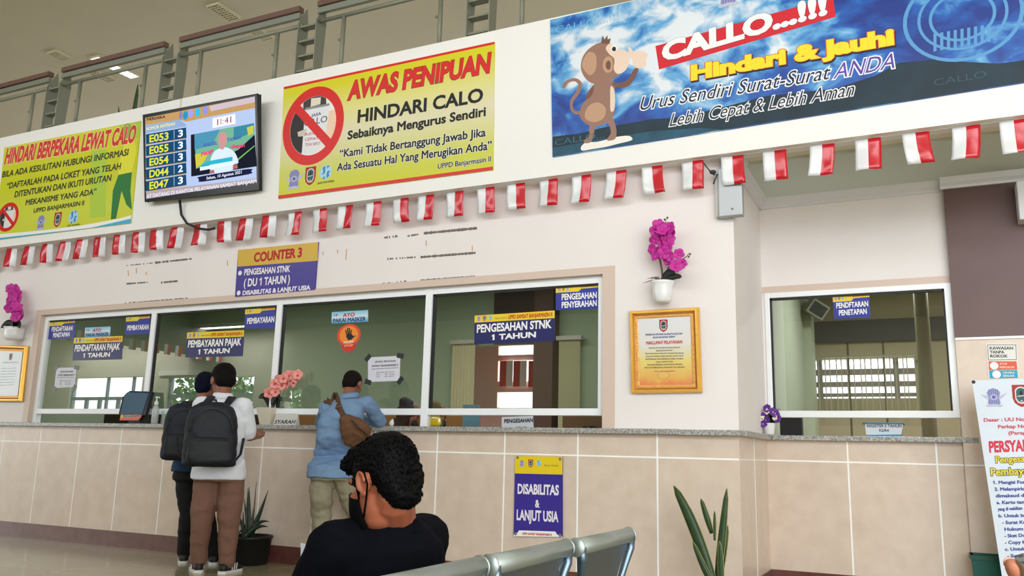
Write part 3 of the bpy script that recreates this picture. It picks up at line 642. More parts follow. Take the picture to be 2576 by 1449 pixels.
s.poly(zz([(30, 445), (470, 365), (560, 430), (560, 455), (34, 545)]), sc((140, 164, 200)), 1.3, 'screen_image')
for x, y, c in ((490, 315, (130, 120, 190)), (552, 312, (30, 140, 190)), (620, 285, (160, 150, 220)), (712, 270, (40, 180, 235)), (815, 245, (140, 140, 220))): s.ellipse(z8(x, y), .035 if x != 490 else .022, .045, sc(c), 1.5, 'screen_image')
s.text('MERDEKA', z8(50, 385), z8(290, 345), 7, sc((30, 30, 40)), .03, lay=2)
s.text('NOMOR ANTRIAN', z8(40, 510), z8(415, 440), 8, sc((225, 225, 150)), .02, lay=2)
for i, (a, n) in enumerate((('E053', '3'), ('E055', '3'), ('E054', '3'), ('D044', '2'), ('E047', '3'))):
    y = 545+i*153; k = 8
    s.poly(zz([(36, y+15), (560, y-75), (566, y+60), (40, y+145)]), sc((14, 66, 104)), 1.4, 'screen_image')
    s.poly(zz([(30, y+145), (566, y+60), (566, y+70), (32, y+156)]), sc((190, 150, 100)), 1.5, 'screen_image')
    s.poly(zz([(398, y-40), (408, y-42), (410, y+72), (400, y+74)]), sc((150, 170, 190)), 1.6, 'screen_image')
    s.text(a, z8(82, y+130-k), z8(332, y+90-k), 19, sc((214, 214, 60)), .03, lay=2.4); s.text(n, z8(455, y+62-k), z8(520, y+50-k), 18, sc((230, 236, 250)), .03, lay=2.4)
s.poly(zz([(905, 350), (1200, 290), (1205, 420), (905, 478)]), sc((232, 234, 246)), 1.3, 'screen_image'); [s.text(q, z8(*a), z8(*b), 15, sc((150, 50, 80)), 0, lay=2) for q, a, b in (('1', (965, 441), (978, 438)), ('1:', (1010, 432), (1048, 424)), ('4', (1062, 421), (1112, 411)), ('1', (1135, 406), (1148, 404)))]
s.poly(zz([(622, 565), (1445, 412), (1480, 975), (628, 1108)]), sc((14, 18, 34)), 1.4, 'screen_image')
s.poly(zz([(668, 558), (1445, 412), (1455, 560), (1240, 760), (690, 1010)]), sc((110, 170, 140)), 1.6, 'screen_image')
s.poly(zz([(668, 558), (1000, 495), (900, 700), (672, 760)]), sc((70, 140, 170)), 1.7, 'screen_image'); s.poly(zz([(1180, 470), (1445, 412), (1450, 520), (1180, 640)]), sc((50, 130, 150)), 1.7, 'screen_image')
s.poly(zz([(676, 820), (860, 780), (780, 940), (690, 1000)]), sc((196, 190, 60)), 1.7, 'screen_image'); s.poly(zz([(1350, 470), (1440, 440), (1440, 540), (1370, 580)]), sc((190, 190, 70)), 1.8, 'screen_image')
s.poly(zz([(1230, 880), (1450, 700), (1452, 716), (1236, 900)]), sc((110, 180, 90)), 1.8, 'screen_image')
s.text('KALSEL', z8(790, 725), z8(970, 690), 9, sc((60, 90, 170)), .03, lay=2); s.text('TAPAN', z8(1090, 660), z8(1270, 620), 9, sc((60, 90, 170)), .03, lay=2)
s.text('Manga', z8(755, 850), z8(915, 790), 11, sc((214, 60, 130)), .04, lay=2); s.text('-depan', z8(1130, 745), z8(1325, 725), 10, sc((214, 50, 110)), .04, lay=2)
s.poly(blobpx(zz([(870, 1000), (880, 880), (930, 780), (1010, 740), (1090, 730), (1190, 790), (1240, 900), (1230, 940), (1180, 950), (1170, 1020), (920, 1060)])), sc((206, 222, 236)), 2.2, 'screen_image')
s.poly(blobpx(zz([(985, 590), (1000, 545), (1045, 530), (1085, 560), (1090, 650), (1060, 730), (1030, 760), (1000, 730), (980, 660)])), sc((196, 140, 140)), 2.5, 'screen_image')
s.poly(zz([(740, 985), (1190, 905), (1192, 950), (742, 1035)]), sc((214, 232, 246)), 2.7, 'screen_image'); s.poly(zz([(865, 905), (1165, 850), (1165, 905), (760, 975), (770, 940)]), sc((40, 170, 196)), 2.8, 'screen_image')
s.poly(zz([(870, 1030), (925, 1020), (930, 1060), (865, 1070)]), sc((170, 100, 100)), 2.6, 'screen_image'); s.poly(zz([(1170, 960), (1225, 945), (1235, 1000), (1170, 1015)]), sc((170, 100, 100)), 2.6, 'screen_image')
s.poly(blobpx(zz([(725, 1135), (760, 1105), (1370, 1010), (1405, 1040), (1370, 1080), (780, 1175), (730, 1160)]), 3), sc((16, 22, 56)), 2.2, 'screen_image')
s.text('Selasa, 10 Agustus 2021', z8(825, 1150), z8(1285, 1068), 7.5, sc((225, 230, 245)), .02, lay=3)
s.poly(zz([(40, 1305), (1480, 1130), (1480, 1180), (40, 1398)]), sc((170, 156, 160)), 1.2, 'screen_image')
s.text('AT DATANG DI KANTOR PELAYANAN SAMSAT BANJARM', z8(45, 1390), z8(1478, 1190), 9, sc((226, 226, 246)), .02, lay=2)
s.done(); tv = s.o
c = (tl+tr+bl+br_)/4; mb = MB(); mb.box((c.x-.2, c.y+.07, c.z-.15), (c.x+.2, YB-.001, c.z+.15)); mb.build('wall_bracket', M((30, 30, 32), .4), tv)
cb = [PY(452, 503, -.22), PY(456, 540, -.18), PY(470, 562, -.175), PY(500, 575, -.175), PY(525, 578, -.175), PY(540, 574, -.17)]
MB().tube(cb, .012, 8).build('power_cable', M((26, 26, 28), .5), tv, smooth=True)
# ================================================================ boards on the wall
PUR = M((58, 44, 140), .35)
s = Sign('counter_sign', 'blue and gold COUNTER 3 board above the second service window', 'sign', [(599, 629), (800.5, 609), (792, 729), (591, 747)], PUR, -.012)
s.poly([(599, 629), (800.5, 609), (799, 656), (597.5, 671)], M((206, 168, 44), .35), 1, 'header_band')
SW_ = M((236, 232, 240), .4)
s.text('COUNTER 3', (638, 660), (759, 647), 24, M((178, 26, 36)), .04)
s.text('PENGESAHAN STNK', (614, 693), (730, 684), 16, SW_, .035); s.text('( DU', (613, 722), (646, 719.3), 20, SW_, .035); s.text('1 TAHUN )', (655, 718.5), (729, 712), 20, SW_, .035); s.text('DISABILITAS & LANJUT USIA', (610, 743), (781, 729), 11.5, SW_, .045)
s.ellipse((604, 687), .024, .024, SW_, 2, 'bullet#1'); s.ellipse((600.5, 737), .024, .024, SW_, 2, 'bullet#2'); s.done()
s = Sign('acrylic_sign', 'purple and yellow DISABILITAS & LANJUT USIA plate on the tiled counter front', 'sign', [(1296, 1147.5), (1415, 1149), (1415, 1351), (1292, 1349)], M((62, 52, 148), .2), -.014, .01)
s.poly([(1296, 1147.5), (1415, 1149), (1415, 1194), (1295, 1191)], GOLD, 1, 'header_band')
s.text('DISABILITAS', (1302, 1242.5), (1406, 1246.5), 26, SW_, .04); s.text('&', (1346, 1276.5), (1357.6, 1277.4), 20, SW_, .04); s.text('LANJUT USIA', (1299.5, 1308.5), (1405, 1314), 27, SW_, .04)
s.poly([(1292, 1349), (1415, 1351), (1413, 1348), (1402, 1345), (1397, 1337), (1306, 1334), (1301, 1341), (1293, 1344)], WH, 1.2, 'footer_band')
s.text('UPPD SAMSAT BANJARMASIN II', (1314, 1345), (1388, 1348), 5.5, M((190, 40, 60)), .04)
emblem(s, 'badge', (1313, 1166), 17); emblem(s, 'shield', (1335, 1166), 20); emblem(s, 'round', (1356, 1165), 15); s.text('Bank Kalsel', (1370, 1173), (1405, 1173.5), 5, M((120, 110, 60)), .0)
for p in ((1302, 1151), (1409, 1155), (1297, 1343), (1409, 1347)): s.ellipse(p, .012, .012, M((200, 196, 180), .25, .8), 2, 'screw#%d' % (p[0]+p[1]))
s.done()
# no-smoking notice and the hanging requirements banner
s = Sign('notice_sign', 'KAWASAN TANPA ROKOK no-smoking notice on the beige pillar tiles', 'sign', [(2480, 863.6), (2559, 863.6), (2563, 952), (2486, 952)], M((222, 220, 214), .4), 1.066, .006)
GK2 = M((60, 66, 64)); s.poly([(2484, 867), (2556, 867), (2557.5, 905), (2486, 906)], GK2); s.poly([(2485.2, 868.2), (2554.8, 868.2), (2556.3, 903.8), (2487.2, 904.8)], M((226, 224, 218), .4), 1.5)
for i, t in enumerate(('KAWASAN', 'TANPA', 'ROKOK')): s.text(t, (2490+i*.6, 879.5+i*10), ((2549, 2527, 2536)[i], 879.5+i*10), 7.5, GK2, .03)
s.poly([(2487, 909), (2557, 909), (2559, 930), (2488, 931)], M((226, 92, 66))); s.poly([(2488, 932), (2559, 931), (2561, 951), (2490, 952)], M((42, 164, 196)))
s.ellipse((2501, 920), .028, .028, WH, 2); s.ellipse((2507, 942), .028, .028, WH, 2)
for t, a, b in (('STOP', (2515, 918), (2534, 918)), ('MEROKOK', (2515, 926.5), (2553, 926.5)), ('UDARA', (2523, 940), (2553, 940)), ('SEGAR', (2523, 948), (2553, 948))): s.text(t, a, b, 5, M((240, 226, 214)), .02)
s.done()
bt, bb = PY(2445, 957, .62), PY(2517, 1423, .62)
s = Sign('requirements_banner', 'white requirements banner with red PERSY heading, cut off by the right edge', 'banner', [(2445, 957), (2640, 950), (2760, 1500), (2528, 1500)], M((214, 224, 236), .5, var=.03, vscale=3), .62, .004)
emblem(s, 'badge', (2500, 1000), 48); emblem(s, 'shield', (2569, 996), 56)
PR, BL2 = M((196, 66, 86)), M((44, 58, 140))
s.text('Dasar : UU No 22 Tahun 2009', (2475, 1061), (2690, 1057), 9, PR, .03); s.text('Perkap No 5 Tahun 2012', (2511, 1078), (2680, 1074), 9, PR, .03); s.text('(Paragraf 4)', (2537, 1094), (2620, 1092), 9, PR, .03)
s.text('PERSYARATAN', (2489, 1139), (2660, 1132), 29, M((206, 50, 74)), .04)
s.text('Pengesahan STNK', (2505, 1165), (2680, 1158), 17, M((222, 206, 60)), .03, out=BLK, outw=.05); s.text('Pembayaran Pajak', (2493, 1197), (2690, 1190), 19, M((222, 206, 60)), .03, out=BLK, outw=.05)
for i, (t, x, n) in enumerate((('1. Mengisi Formulir Permohonan', 2500, 190), ('2. Melampirkan Tanda Bukti yang', 2502, 190), ('dimaksud dalam Pasal 5', 2505, 150), ('a. Kartu tanda Penduduk', 2507, 150), ('yang di wakilkan', 2510, 62), ('b. Untuk badan Hukum', 2512, 140), ('- Surat Kuasa Bermaterai', 2521, 150), ('Hukum di Tanda', 2527, 110), ('- Sket Domisili', 2527, 80), ('- Copy KTP yang', 2528, 100), ('c. Untuk Instansi', 2528, 100), ('- Surat Kuasa', 2534, 80), ('d. Surat Tugas', 2538, 80))):
    s.text(t, (x, 1218+i*16.8), (x+n, 1215+i*16.8), 8.5, BL2, .035)
s.ellipse((2449, 961), .012, .012, M((40, 38, 38)), 2, 'eyelet'); s.done()
mb = MB(); q0 = s.W(s.P(2540, 954)); q0.y += .03; mb.tube([q0, (q0.x+.25, .75, .0)], .009, 8); mb.tube([(q0.x-.2, .62, 0.02), (q0.x+.25, .75, .02), (q0.x+.5, .62, .02)], .009, 8); mb.build('banner_stand', M((40, 40, 42), .4), s.o)
# ================================================================ stickers on the window panes
YP = YG-.006
def sticker_a(c, label, l1, l2, y=YP, tt='UPPD SAMSAT BANJARMASIN II'):
    (tlx, tly), (trx, try_), (brx, bry), (blx, bly) = c
    s = Sign('window_sticker', label, 'sticker', c, NAVY, y, .003, group='blue service stickers on the windows')
    f = .25; ml = (tlx+(blx-tlx)*f, tly+(bly-tly)*f); mr = (trx+(brx-trx)*f, try_+(bry-try_)*f); s.poly([c[0], c[1], mr, ml], GOLD, 1, 'header_band')
    w_, h = trx-tlx, bly-tly; lx = lambda t, v: (tlx+w_*t+(blx-tlx)*v, tly+(try_-tly)*t+h*v)
    s.text(tt, lx(.42, .2), lx(.97, .2), h*.14, M((196, 40, 20)), .03)
    s.text(l1, lx(.03, .61), lx(.965, .61), h*.29, WH, .035); s.text(l2, lx(.23, .9), lx(.77, .9), h*.2, WH, .04)
    emblem(s, 'badge', lx(.055, .125), h*.17); emblem(s, 'shield', lx(.125, .125), h*.18); emblem(s, 'round', lx(.2, .115), h*.15); s.text('Bank Kalsel', lx(.26, .17), lx(.4, .17), h*.05, M((120, 104, 20)), 0)
    s.done()
sticker_a([(1194, 794), (1395.5, 781), (1395, 858), (1193, 866)], 'navy PENGESAHAN STNK 1 TAHUN sticker in the fourth service window', 'PENGESAHAN STNK', '1 TAHUN')
sticker_a([(471, 836.6), (614.5, 830.5), (610, 896), (466.6, 899)], 'navy PEMBAYARAN PAJAK 1 TAHUN sticker in the second service window', 'PEMBAYARAN PAJAK', '1 TAHUN')
sticker_a([(186.6, 850), (308.6, 845), (306, 904), (182, 907)], 'navy PENDAFTARAN PAJAK 1 TAHUN sticker in the first service window', 'PENDAFTARAN PAJAK', '1 TAHUN')
def sticker_b(c, label, lines, y=YP, cut=1.0):
    s = Sign('window_sticker', label, 'sticker', c, ROYAL, y, .003, group='blue service stickers on the windows')
    (tlx, tly), (trx, try_), (brx, bry), (blx, bly) = c; w_, h = trx-tlx, bly-tly
    lx = lambda t, v: (tlx+w_*t+(blx-tlx)*v, tly+(try_-tly)*t+h*v)
    s.poly([lx(0, 0), lx(1, 0), lx(1, .15), lx(.56, .17), lx(.5, .28), lx(0, .28)], GOLD, 1, 'header_band')
    s.text('UPPD SAMSAT BANJARMASIN II', lx(.54, .12), lx(.99, .1), h*.075, M((190, 60, 20)), .03)
    for i, k in enumerate(('badge', 'shield', 'round')): emblem(s, k, lx(.08+.09*i, .15), h*.12)
    for t, x0, x1, v, hh in lines: s.text(t, lx(x0, v), lx(x1, v), h*hh, WH, .035)
    s.done()
sticker_b([(1398, 720), (1513, 713), (1513, 776), (1398, 780.5)], 'small blue PENGESAHAN PENYERAHAN sticker in the top right corner of the fourth window', [('PENGESAHAN', .13, .9, .6, .26), ('PENYERAHAN', .13, .9, .93, .26)])
sticker_b([(617, 776.7), (692.5, 771), (690.5, 826), (614.5, 827)], 'small blue PEMBAYARAN sticker in the top right corner of the second window', [('PEMBAYARAN', .08, .99, .78, .3)])
sticker_b([(317.6, 796), (377.2, 793), (375, 839.5), (314, 842)], 'small blue PEMBAYARAN sticker in the top right corner of the first window', [('PEMBAYARAN', .08, .99, .78, .28)])
sticker_b([(126, 808), (189.5, 804), (186.6, 850.5), (121, 853.5)], 'small blue PENDAFTARAN PENETAPAN sticker in the top left corner of the first window', [('PENDAFTARAN', .1, .93, .6, .27), ('PENETAPAN', .18, .84, .92, .25)])
sticker_b([(2094.5, 744), (2187, 738), (2189, 799), (2098, 802)], 'small blue PENDFTARAN PENETAPAN sticker in the alcove window', [('PENDFTARAN', .08, .95, .56, .24), ('PENETAPAN', .14, .9, .88, .24)], YA-.006)
AYO = gradient('mask_print', [(0, (70, 160, 214)), (.5, (206, 226, 236)), (1, (110, 190, 224))], 'Z')
for c, l in (([(834.6, 785), (925.7, 779.6), (925.7, 809), (834, 814)], 'pale blue AYO PAKAI MASKER sticker in the third service window'), ([(214, 824), (278, 821), (276, 845.6), (212.5, 849)], 'pale blue AYO PAKAI MASKER sticker in the first service window')):
    s = Sign('mask_sticker', l, 'sticker', c, AYO, YP, .003); (tlx, tly), (trx, try_), _, (blx, bly) = c; w_, h = trx-tlx, bly-tly
    lx = lambda t, v: (tlx+w_*t+(blx-tlx)*v, tly+(try_-tly)*t+h*v)
    s.text('AYO', lx(.31, .5), lx(.64, .5), h*.34, M((200, 30, 60)), .03); s.text('PAKAI MASKER', lx(.04, .93), lx(.95, .93), h*.34, M((30, 60, 110)), .03)
    emblem(s, 'badge', lx(.08, .3), h*.2); emblem(s, 'shield', lx(.14, .3), h*.22); s.done()
s = Sign('hand_sticker', 'red and orange raised-hand warning sticker in the third service window', 'sticker', [(859, 856), (895.5, 854), (894, 876), (876, 888), (859, 877)], M((206, 48, 36), .35), YP, .003)
ORG = M((236, 140, 36), .35)
s.ellipse((877.5, 843), .133, .088*1.15, M((220, 70, 36), .35), 1); s.ellipse((877.5, 843), .105, .083, ORG, 1.5)
H = lambda pts: s.poly([(877+x*.5, 844+y*.5) for x, y in pts], INK, 2.2, 'hand_picture')
H([(-12, 6), (-10, -8), (14, -8), (26, 4), (16, 20), (-2, 24)])
for a, b in (((-14, -28), (-10, -6)), ((-5, -38), (-2, -6)), ((5, -38), (4, -6)), ((14, -28), (11, -6)), ((36, 0), (18, 14))):
    dx = 3; H([(a[0]-dx, a[1]), (a[0]+dx, a[1]), (b[0]+dx, b[1]), (b[0]-dx, b[1])])
s.text('JAGA JARAK', (864, 863), (890, 861), 4, WH, .03); s.text('STOP', (866, 873), (888, 871), 5, M((250, 180, 150)), .03); s.done()
def notice(c, label, small):
    s = Sign('paper_notice', label, 'paper', c, M((214, 214, 226), .6), YP, .003, group='paper notices taped to the glass'); (tlx, tly), (trx, try_), (brx, bry), (blx, bly) = c; w_, h = trx-tlx, bly-tly
    lx = lambda t, v: (tlx+w_*t+(blx-tlx)*v, tly+(try_-tly)*t+h*v); K = M((70, 72, 84))
    s.text('JADWAL PELAYANAN', lx(.22, .23), lx(.86, .23), h*.07, K, .02); s.text('SAMSAT BANJARMASIN II', lx(.12, .4), lx(.93, .4), h*.075, K, .02)
    s.poly([lx(.1, .48), lx(.94, .47), lx(.94, .485), lx(.1, .495)], K, 2, 'rule')
    for i, t in enumerate(('SENIN - KAMIS   08.00 - 14.00 WITA', 'JUMAT               08.00 - 11.00 WITA', 'SABTU              08.00 - 12.00 WITA')): s.text(t, lx(.26, .66+i*.085), lx(.82, .66+i*.085), h*.045, M((130, 132, 144)), .01)
    for (x, v), a in zip(((0, .02), (1, .0), (1, 1), (0, 1)), (.5, -.5, .6, -.6)):
        u, vv = s.P(*lx(x, v)); r = [(-.035, -.022), (.035, -.022), (.035, .022), (-.035, .022)]
        s.poly([(u+p*math.cos(a+.3)-q*math.sin(a+.3), vv+p*math.sin(a+.3)+q*math.cos(a+.3)) for p, q in r], M((38, 40, 46), .5) if not small else M((120, 124, 130), .5), 2.5, 'tape#%d' % (x*2+(v > .5)), False)
    s.done()
notice([(925.7, 899), (1007, 895), (1005, 958), (925.7, 961)], 'white schedule notice fixed with black tape in the third service window', False)
notice([(142, 925), (192, 924.5), (188, 973), (136, 976.6)], 'white schedule notice with grey tape in the first service window', True)
# ================================================================ wall scuffs left by an old notice
SC_ = M((120, 112, 106), .8); SC2 = M((196, 186, 180), .8); RU = M((200, 150, 100), .8)
mb = MB(); rnd = random.Random(3)
def dash(x0, y0, x1, y1, h, dens):
    L = math.hypot(x1-x0, y1-y0); n = int(L/3)
    for i in range(n):
        if rnd.random() > dens: continue
        t0, t1 = i/n, (i+1.05)/n; a, b = h*rnd.uniform(.5, 1), h*rnd.uniform(0, .2)
        mb.prism([PY(x0+(x1-x0)*t, y0+(y1-y0)*t+d, -.001) for t, d in ((t0, -a/2-b), (t1, -a/2+b), (t1, a/2), (t0, a/2))], None)
for a in ((318, 668, 390, 661, 3, .6), (390, 661, 482, 651, 6, .95), (318, 714, 372, 710, 5, .85), (405, 711, 447, 707, 6, .95), (308, 764, 340, 760, 4, .5), (340, 762, 472, 751, 6, .95), (966, 598, 1000, 594, 7, .75), (1012, 596, 1056, 589, 5, .6), (1066, 587, 1200, 574, 8, 1), (968, 652, 1045, 647, 6, .45), (1058, 647, 1196, 636, 7, 1), (962, 714, 1022, 708, 6, .6), (1058, 706, 1196, 696, 7, 1)): dash(*a)
mb.build('adhesive_residue', SC_, wf)
mb = MB()
for x, y, dx, dy in ((322, 680, 1, 14), (343, 674, 0, 14), (368, 684, 0, 8), (572, 655, 0, 14), (812, 632, 1, 10), (849, 628, 0, 10), (872, 626, -2, 28), (1072, 605, 0, 14), (1188, 618, 0, 14)):
    mb.prism([PY(x-1, y, -.001), PY(x+1, y, -.001), PY(x+1+dx, y+dy, -.001), PY(x-1+dx, y+dy, -.001)], None)
mb.build('tape_stain', RU, wf)
# ================================================================ framed notices
GOLDF = M((240, 184, 84), .34, .6, bump=.25, bscale=90); GOLD2 = M((226, 168, 96), .4, .5, bump=.6, bscale=55)
def frame(label, outer, inner, paper, y=-.036):
    t = thing('framed_notice', label, 'frame', tuple(PY(*outer[3], 0)))
    o = [PY(*p, y) for p in outer]; i = [PY(*p, y) for p in inner]; mid = [a.lerp(b, .55) for a, b in zip(o, i)]
    mb = MB(); n = V((0, 1, 0))
    for q, (oo, ii, d0, d1) in enumerate(((o, mid, .012, -.012), (mid, i, 0, .012))):
        mb = MB()
        for k in range(4):
            k2 = (k+1) % 4; h = lambda a, b, f: a.lerp(b, f)
            prof = lambda a, b: [a+n*.03, a+n*d0, h(a, b, .3)+n*d1, h(a, b, .7)+n*d1, b+n*(.006 if q == 0 else .014), b+n*.03]
            mb.rings([prof(oo[k], ii[k]), prof(oo[k2], ii[k2])])
        mb.build('moulding' if q == 0 else 'inner_moulding', GOLDF if q == 0 else GOLD2, t)
    return t
CERT = gradient('certificate_print', [(0, (226, 130, 84)), (.12, (226, 176, 96)), (.35, (226, 208, 120)), (.6, (222, 220, 214)), (1, (222, 224, 230))], 'Z', noisy=.2)
t = frame('gold framed MAKLUMAT PELAYANAN certificate on the wall below the magenta orchid', [(1582, 782), (1757, 772), (1765, 987), (1587, 990)], [(1603, 801.5), (1735, 795), (1741, 967), (1608, 968.5)], None)
s = Sign('certificate', None, None, [(1602, 801), (1736, 795), (1742, 968), (1607, 969)], CERT, -.02, .004)
c1 = s; adopt(s.o, t)
zc = lambda x, y: (1580+x*.1587, 770+y*.1587)
emblem(s, 'shield', zc(562, 312), 31)
B3, R3, G3 = M((70, 84, 150)), M((196, 40, 66)), M((100, 96, 110))
s.text('PEMERINTAH PROVINSI KALIMANTAN SELATAN', zc(278, 470), zc(860, 450), 4.6, B3, .03); s.text('BADAN KEUANGAN DAERAH', zc(396, 512), zc(742, 498), 4.4, B3, .03)
s.text('MAKLUMAT PELAYANAN', zc(288, 612), zc(858, 592), 8.2, R3, .03)
for i, (x0, x1, tx) in enumerate(((330, 826, 'DENGAN INI KAMI MENYATAKAN SANGGUP'), (445, 705, 'MENYELENGGARAKAN'), (272, 884, 'PELAYANAN SESUAI DENGAN STANDAR PELAYANAN'), (280, 878, 'YANG DITETAPKAN, BERKOMITMEN UNTUK TETAP'), (277, 880, 'MEMPERBAIKI DAN BERSEDIA KERJA APABILA'), (445, 710, 'TIDAK MENEPATI JANJI'), (306, 860, 'KAMI SIAP MENERIMA SANKSI SESUAI DENGAN'), (262, 895, 'PERATURAN PERUNDANG-UNDANGAN YANG BERLAKU'))):
    y = 676+i*44.5; s.text(tx, zc(x0, y), zc(x1, y-10), 3.4, G3, .02)
s.text('KEPALA UPPD BANJARMASIN II', zc(420, 1046), zc(745, 1040), 3.2, M((200, 90, 110)), .02)
s.ellipse(zc(562, 1100), .048, .03, M((180, 140, 70)), 2, 'signature', inner=.93)
s.done()
t = frame('gold framed white notice cut off by the left edge, below the left orchid', [(-60, 866), (68, 870), (53, 1010), (-80, 1010)], [(-48, 880), (56, 884), (43, 996), (-66, 996)], None)
s = Sign('certificate', None, None, [(-49, 879), (57, 884), (44, 997), (-67, 997)], M((226, 232, 236), .3), -.02, .004); adopt(s.o, t)
emblem(s, 'shield', (27, 898), 17); LG = M((186, 200, 210))
s.text('PEMERINTAH PROVINSI', (8, 914), (44, 913), 3, LG, .02)
for i in range(7): s.text('pelayanan sesuai standar', (4-i*.8, 928+i*7), (42-i*1.2, 927+i*7), 2.6, LG, .0)
s.done()
# ================================================================ orchids in wall pots
MAG, MAG2, STEM, DLEAF, POT = M((190, 38, 150), .5, var=.18, vscale=25), M((224, 70, 178), .5), M((92, 84, 60), .6), M((38, 44, 44), .45), M((236, 238, 240), .15, coat=.5)
def flower(name, mbp, c, n, r, spin, par, m1, m2, petals=5):
    c, n = V(c), V(n).normalized(); u = n.cross(V((0, 0, 1))).normalized(); v = u.cross(n); mb = MB()
    for k in range(petals):
        a = spin+2*math.pi*k/petals; d = (u*math.cos(a)+v*math.sin(a)); e = (v*math.cos(a)-u*math.sin(a)); b = (d+n*.28).normalized(); nn = e.cross(b)
        wd = .62 if k % 2 else .48
        mb.ell(c+b*r*.55, (r*.55, r*wd, r*.07), (b, e, nn), 10, 6)
    o = mb.build(name, m1, par, smooth=True)
    MB().ell(c+n*r*.2-v*r*.12, (r*.16, r*.22, r*.16), (u, v, n), 8, 6).build('lip', m2, o, smooth=True); return o
def leaf(mb, base, tip, w, sag=0, nrm=(0, -1, 0), n=9, blunt=.35):
    base, tip = V(base), V(tip); nr = V(nrm); ps = []
    for i in range(n+1):
        t = i/n; ps.append(base.lerp(tip, t)+V((0, 0, 1))*sag*math.sin(math.pi*t)+nr*0)
    L, C, R_ = [], [], []
    for i, p in enumerate(ps):
        t = i/n; d = (ps[min(i+1, n)]-ps[max(i-1, 0)]).normalized(); s_ = d.cross(nr).normalized(); f = d.cross(s_)
        ww = w*min(1, .45+t*3)*max(.01, 1-t**1.6) if blunt > .4 else w*(max(.02, math.sin(math.pi*min(1, t*(1-blunt)+blunt*.6)) if t < .98 else .05))
        L.append(p-s_*ww+f*ww*.25); C.append(p); R_.append(p+s_*ww+f*ww*.25)
    b = len(mb.v); mb.v += L+C+R_; m = n+1
    for i in range(n):
        mb.f += [(b+i, b+i+1, b+m+i+1, b+m+i), (b+m+i, b+m+i+1, b+2*m+i+1, b+2*m+i)]; mb.mi += [mb.cur]*2
zo = lambda x, y: (1590+x*.1726, 540+y*.1726)
t = thing('potted_orchid', 'magenta artificial orchid in a white wall pot above the gold MAKLUMAT frame', 'plant', tuple(PY(1668, 760, -.08)))
pc = PY(1667, 762, -.09); zt = PY(1667, 709, -.09).z-pc.z
prof = [(.01, 0), (.06, .0), (.078, .02), (.088, .08), (.09, zt*.75), (.1, zt*.9), (.112, zt), (.104, zt), (.092, zt*.88), (.08, zt*.7), (.01, zt*.68)]
MB().lathe([(r*.84, z) for r, z in prof], pc, 28).build('wall_pot', POT, t, smooth=True)
mb = MB(); yq = -.09
mb.tube([PY(*zo(x, y), yq) for x, y in ((450, 970), (435, 800), (400, 620), (400, 460), (430, 330), (465, 220), (490, 100), (500, 60))], [.008, .007, .006, .005, .005, .004, .003, .002], 8)
mb.tube([PY(*zo(x, y), yq) for x, y in ((480, 900), (530, 770), (620, 700), (720, 660), (800, 605), (828, 560))], [.006, .005, .004, .004, .003, .002], 8)
for x, y in ((475, 72), (530, 125), (515, 45), (755, 660), (825, 612), (845, 575)): mb.ell(PY(*zo(x, y), yq), (.008, .008, .009), None, 8, 6)
mb.build('flower_stem', STEM, t, smooth=True)
mb = MB()
leaf(mb, PY(*zo(440, 985), yq), PY(*zo(625, 850), yq-.05), .035, .03); leaf(mb, PY(*zo(450, 985), yq), PY(*zo(725, 905), yq-.07), .024, .02); mb.build('leaf', DLEAF, t, smooth=True, solid=.004)
mb = MB()
for x, y in ((150, 1000), (215, 930), (265, 915), (330, 905)): mb.tube([PY(*zo(430, 985), yq), PY(*zo((430+x)/2, (985+y)/2-35), yq-.04), PY(*zo(x, y), yq-.05)], [.008, .005, .001], 6)
mb.build('root', M((128, 108, 110)), t, smooth=True)
rnd = random.Random(5)
for x, y, r in ((385, 155, 15), (335, 235, 14), (440, 225, 16), (555, 195, 15), (570, 270, 13), (490, 285, 14), (330, 370, 13), (395, 350, 11), (525, 370, 17), (455, 440, 14), (520, 475, 14), (305, 505, 13), (370, 560, 15), (470, 560, 16), (350, 615, 12), (530, 600, 13), (530, 670, 12), (680, 575, 13), (640, 745, 16), (735, 715, 11), (600, 720, 11)):
    p = PY(*zo(x, y), yq-.03-rnd.uniform(0, .05)); flower('flower', None, p, (rnd.uniform(-.5, .5), -1, rnd.uniform(-.3, .4)), r*.0032, rnd.uniform(0, 6), t, MAG, MAG2)
t = thing('potted_orchid', 'magenta artificial orchid in a white wall pot at the left edge of the photo', 'plant', tuple(PY(33, 856, -.08)))
zl = lambda x, y: (x*.2277, 700+y*.2277)
pc = PY(*zl(145, 685), -.09); zt = PY(*zl(145, 545), -.09).z-pc.z
MB().lathe([(r, z/.215*zt if zt else z) for r, z in [(.01, 0), (.07, 0), (.095, .03), (.1, .1), (.1, .16), (.115, .215), (.1, .2), (.01, .15)]], pc, 28).build('wall_pot', POT, t, smooth=True)
mb = MB(); mb.tube([PY(*zl(x, y), yq) for x, y in ((140, 530), (160, 440), (190, 380), (150, 320), (155, 200), (140, 110), (115, 75))], [.01, .008, .007, .006, .005, .004, .002], 8); mb.build('flower_stem', STEM, t, smooth=True)
mb = MB(); leaf(mb, PY(*zl(140, 535), yq), PY(*zl(8, 550), yq-.05), .04, .05); leaf(mb, PY(*zl(140, 535), yq), PY(*zl(222, 548), yq-.07), .04, .05); leaf(mb, PY(*zl(120, 535), yq), PY(*zl(140, 490), yq-.1), .06, 0); mb.build('leaf', DLEAF, t, smooth=True, solid=.004)
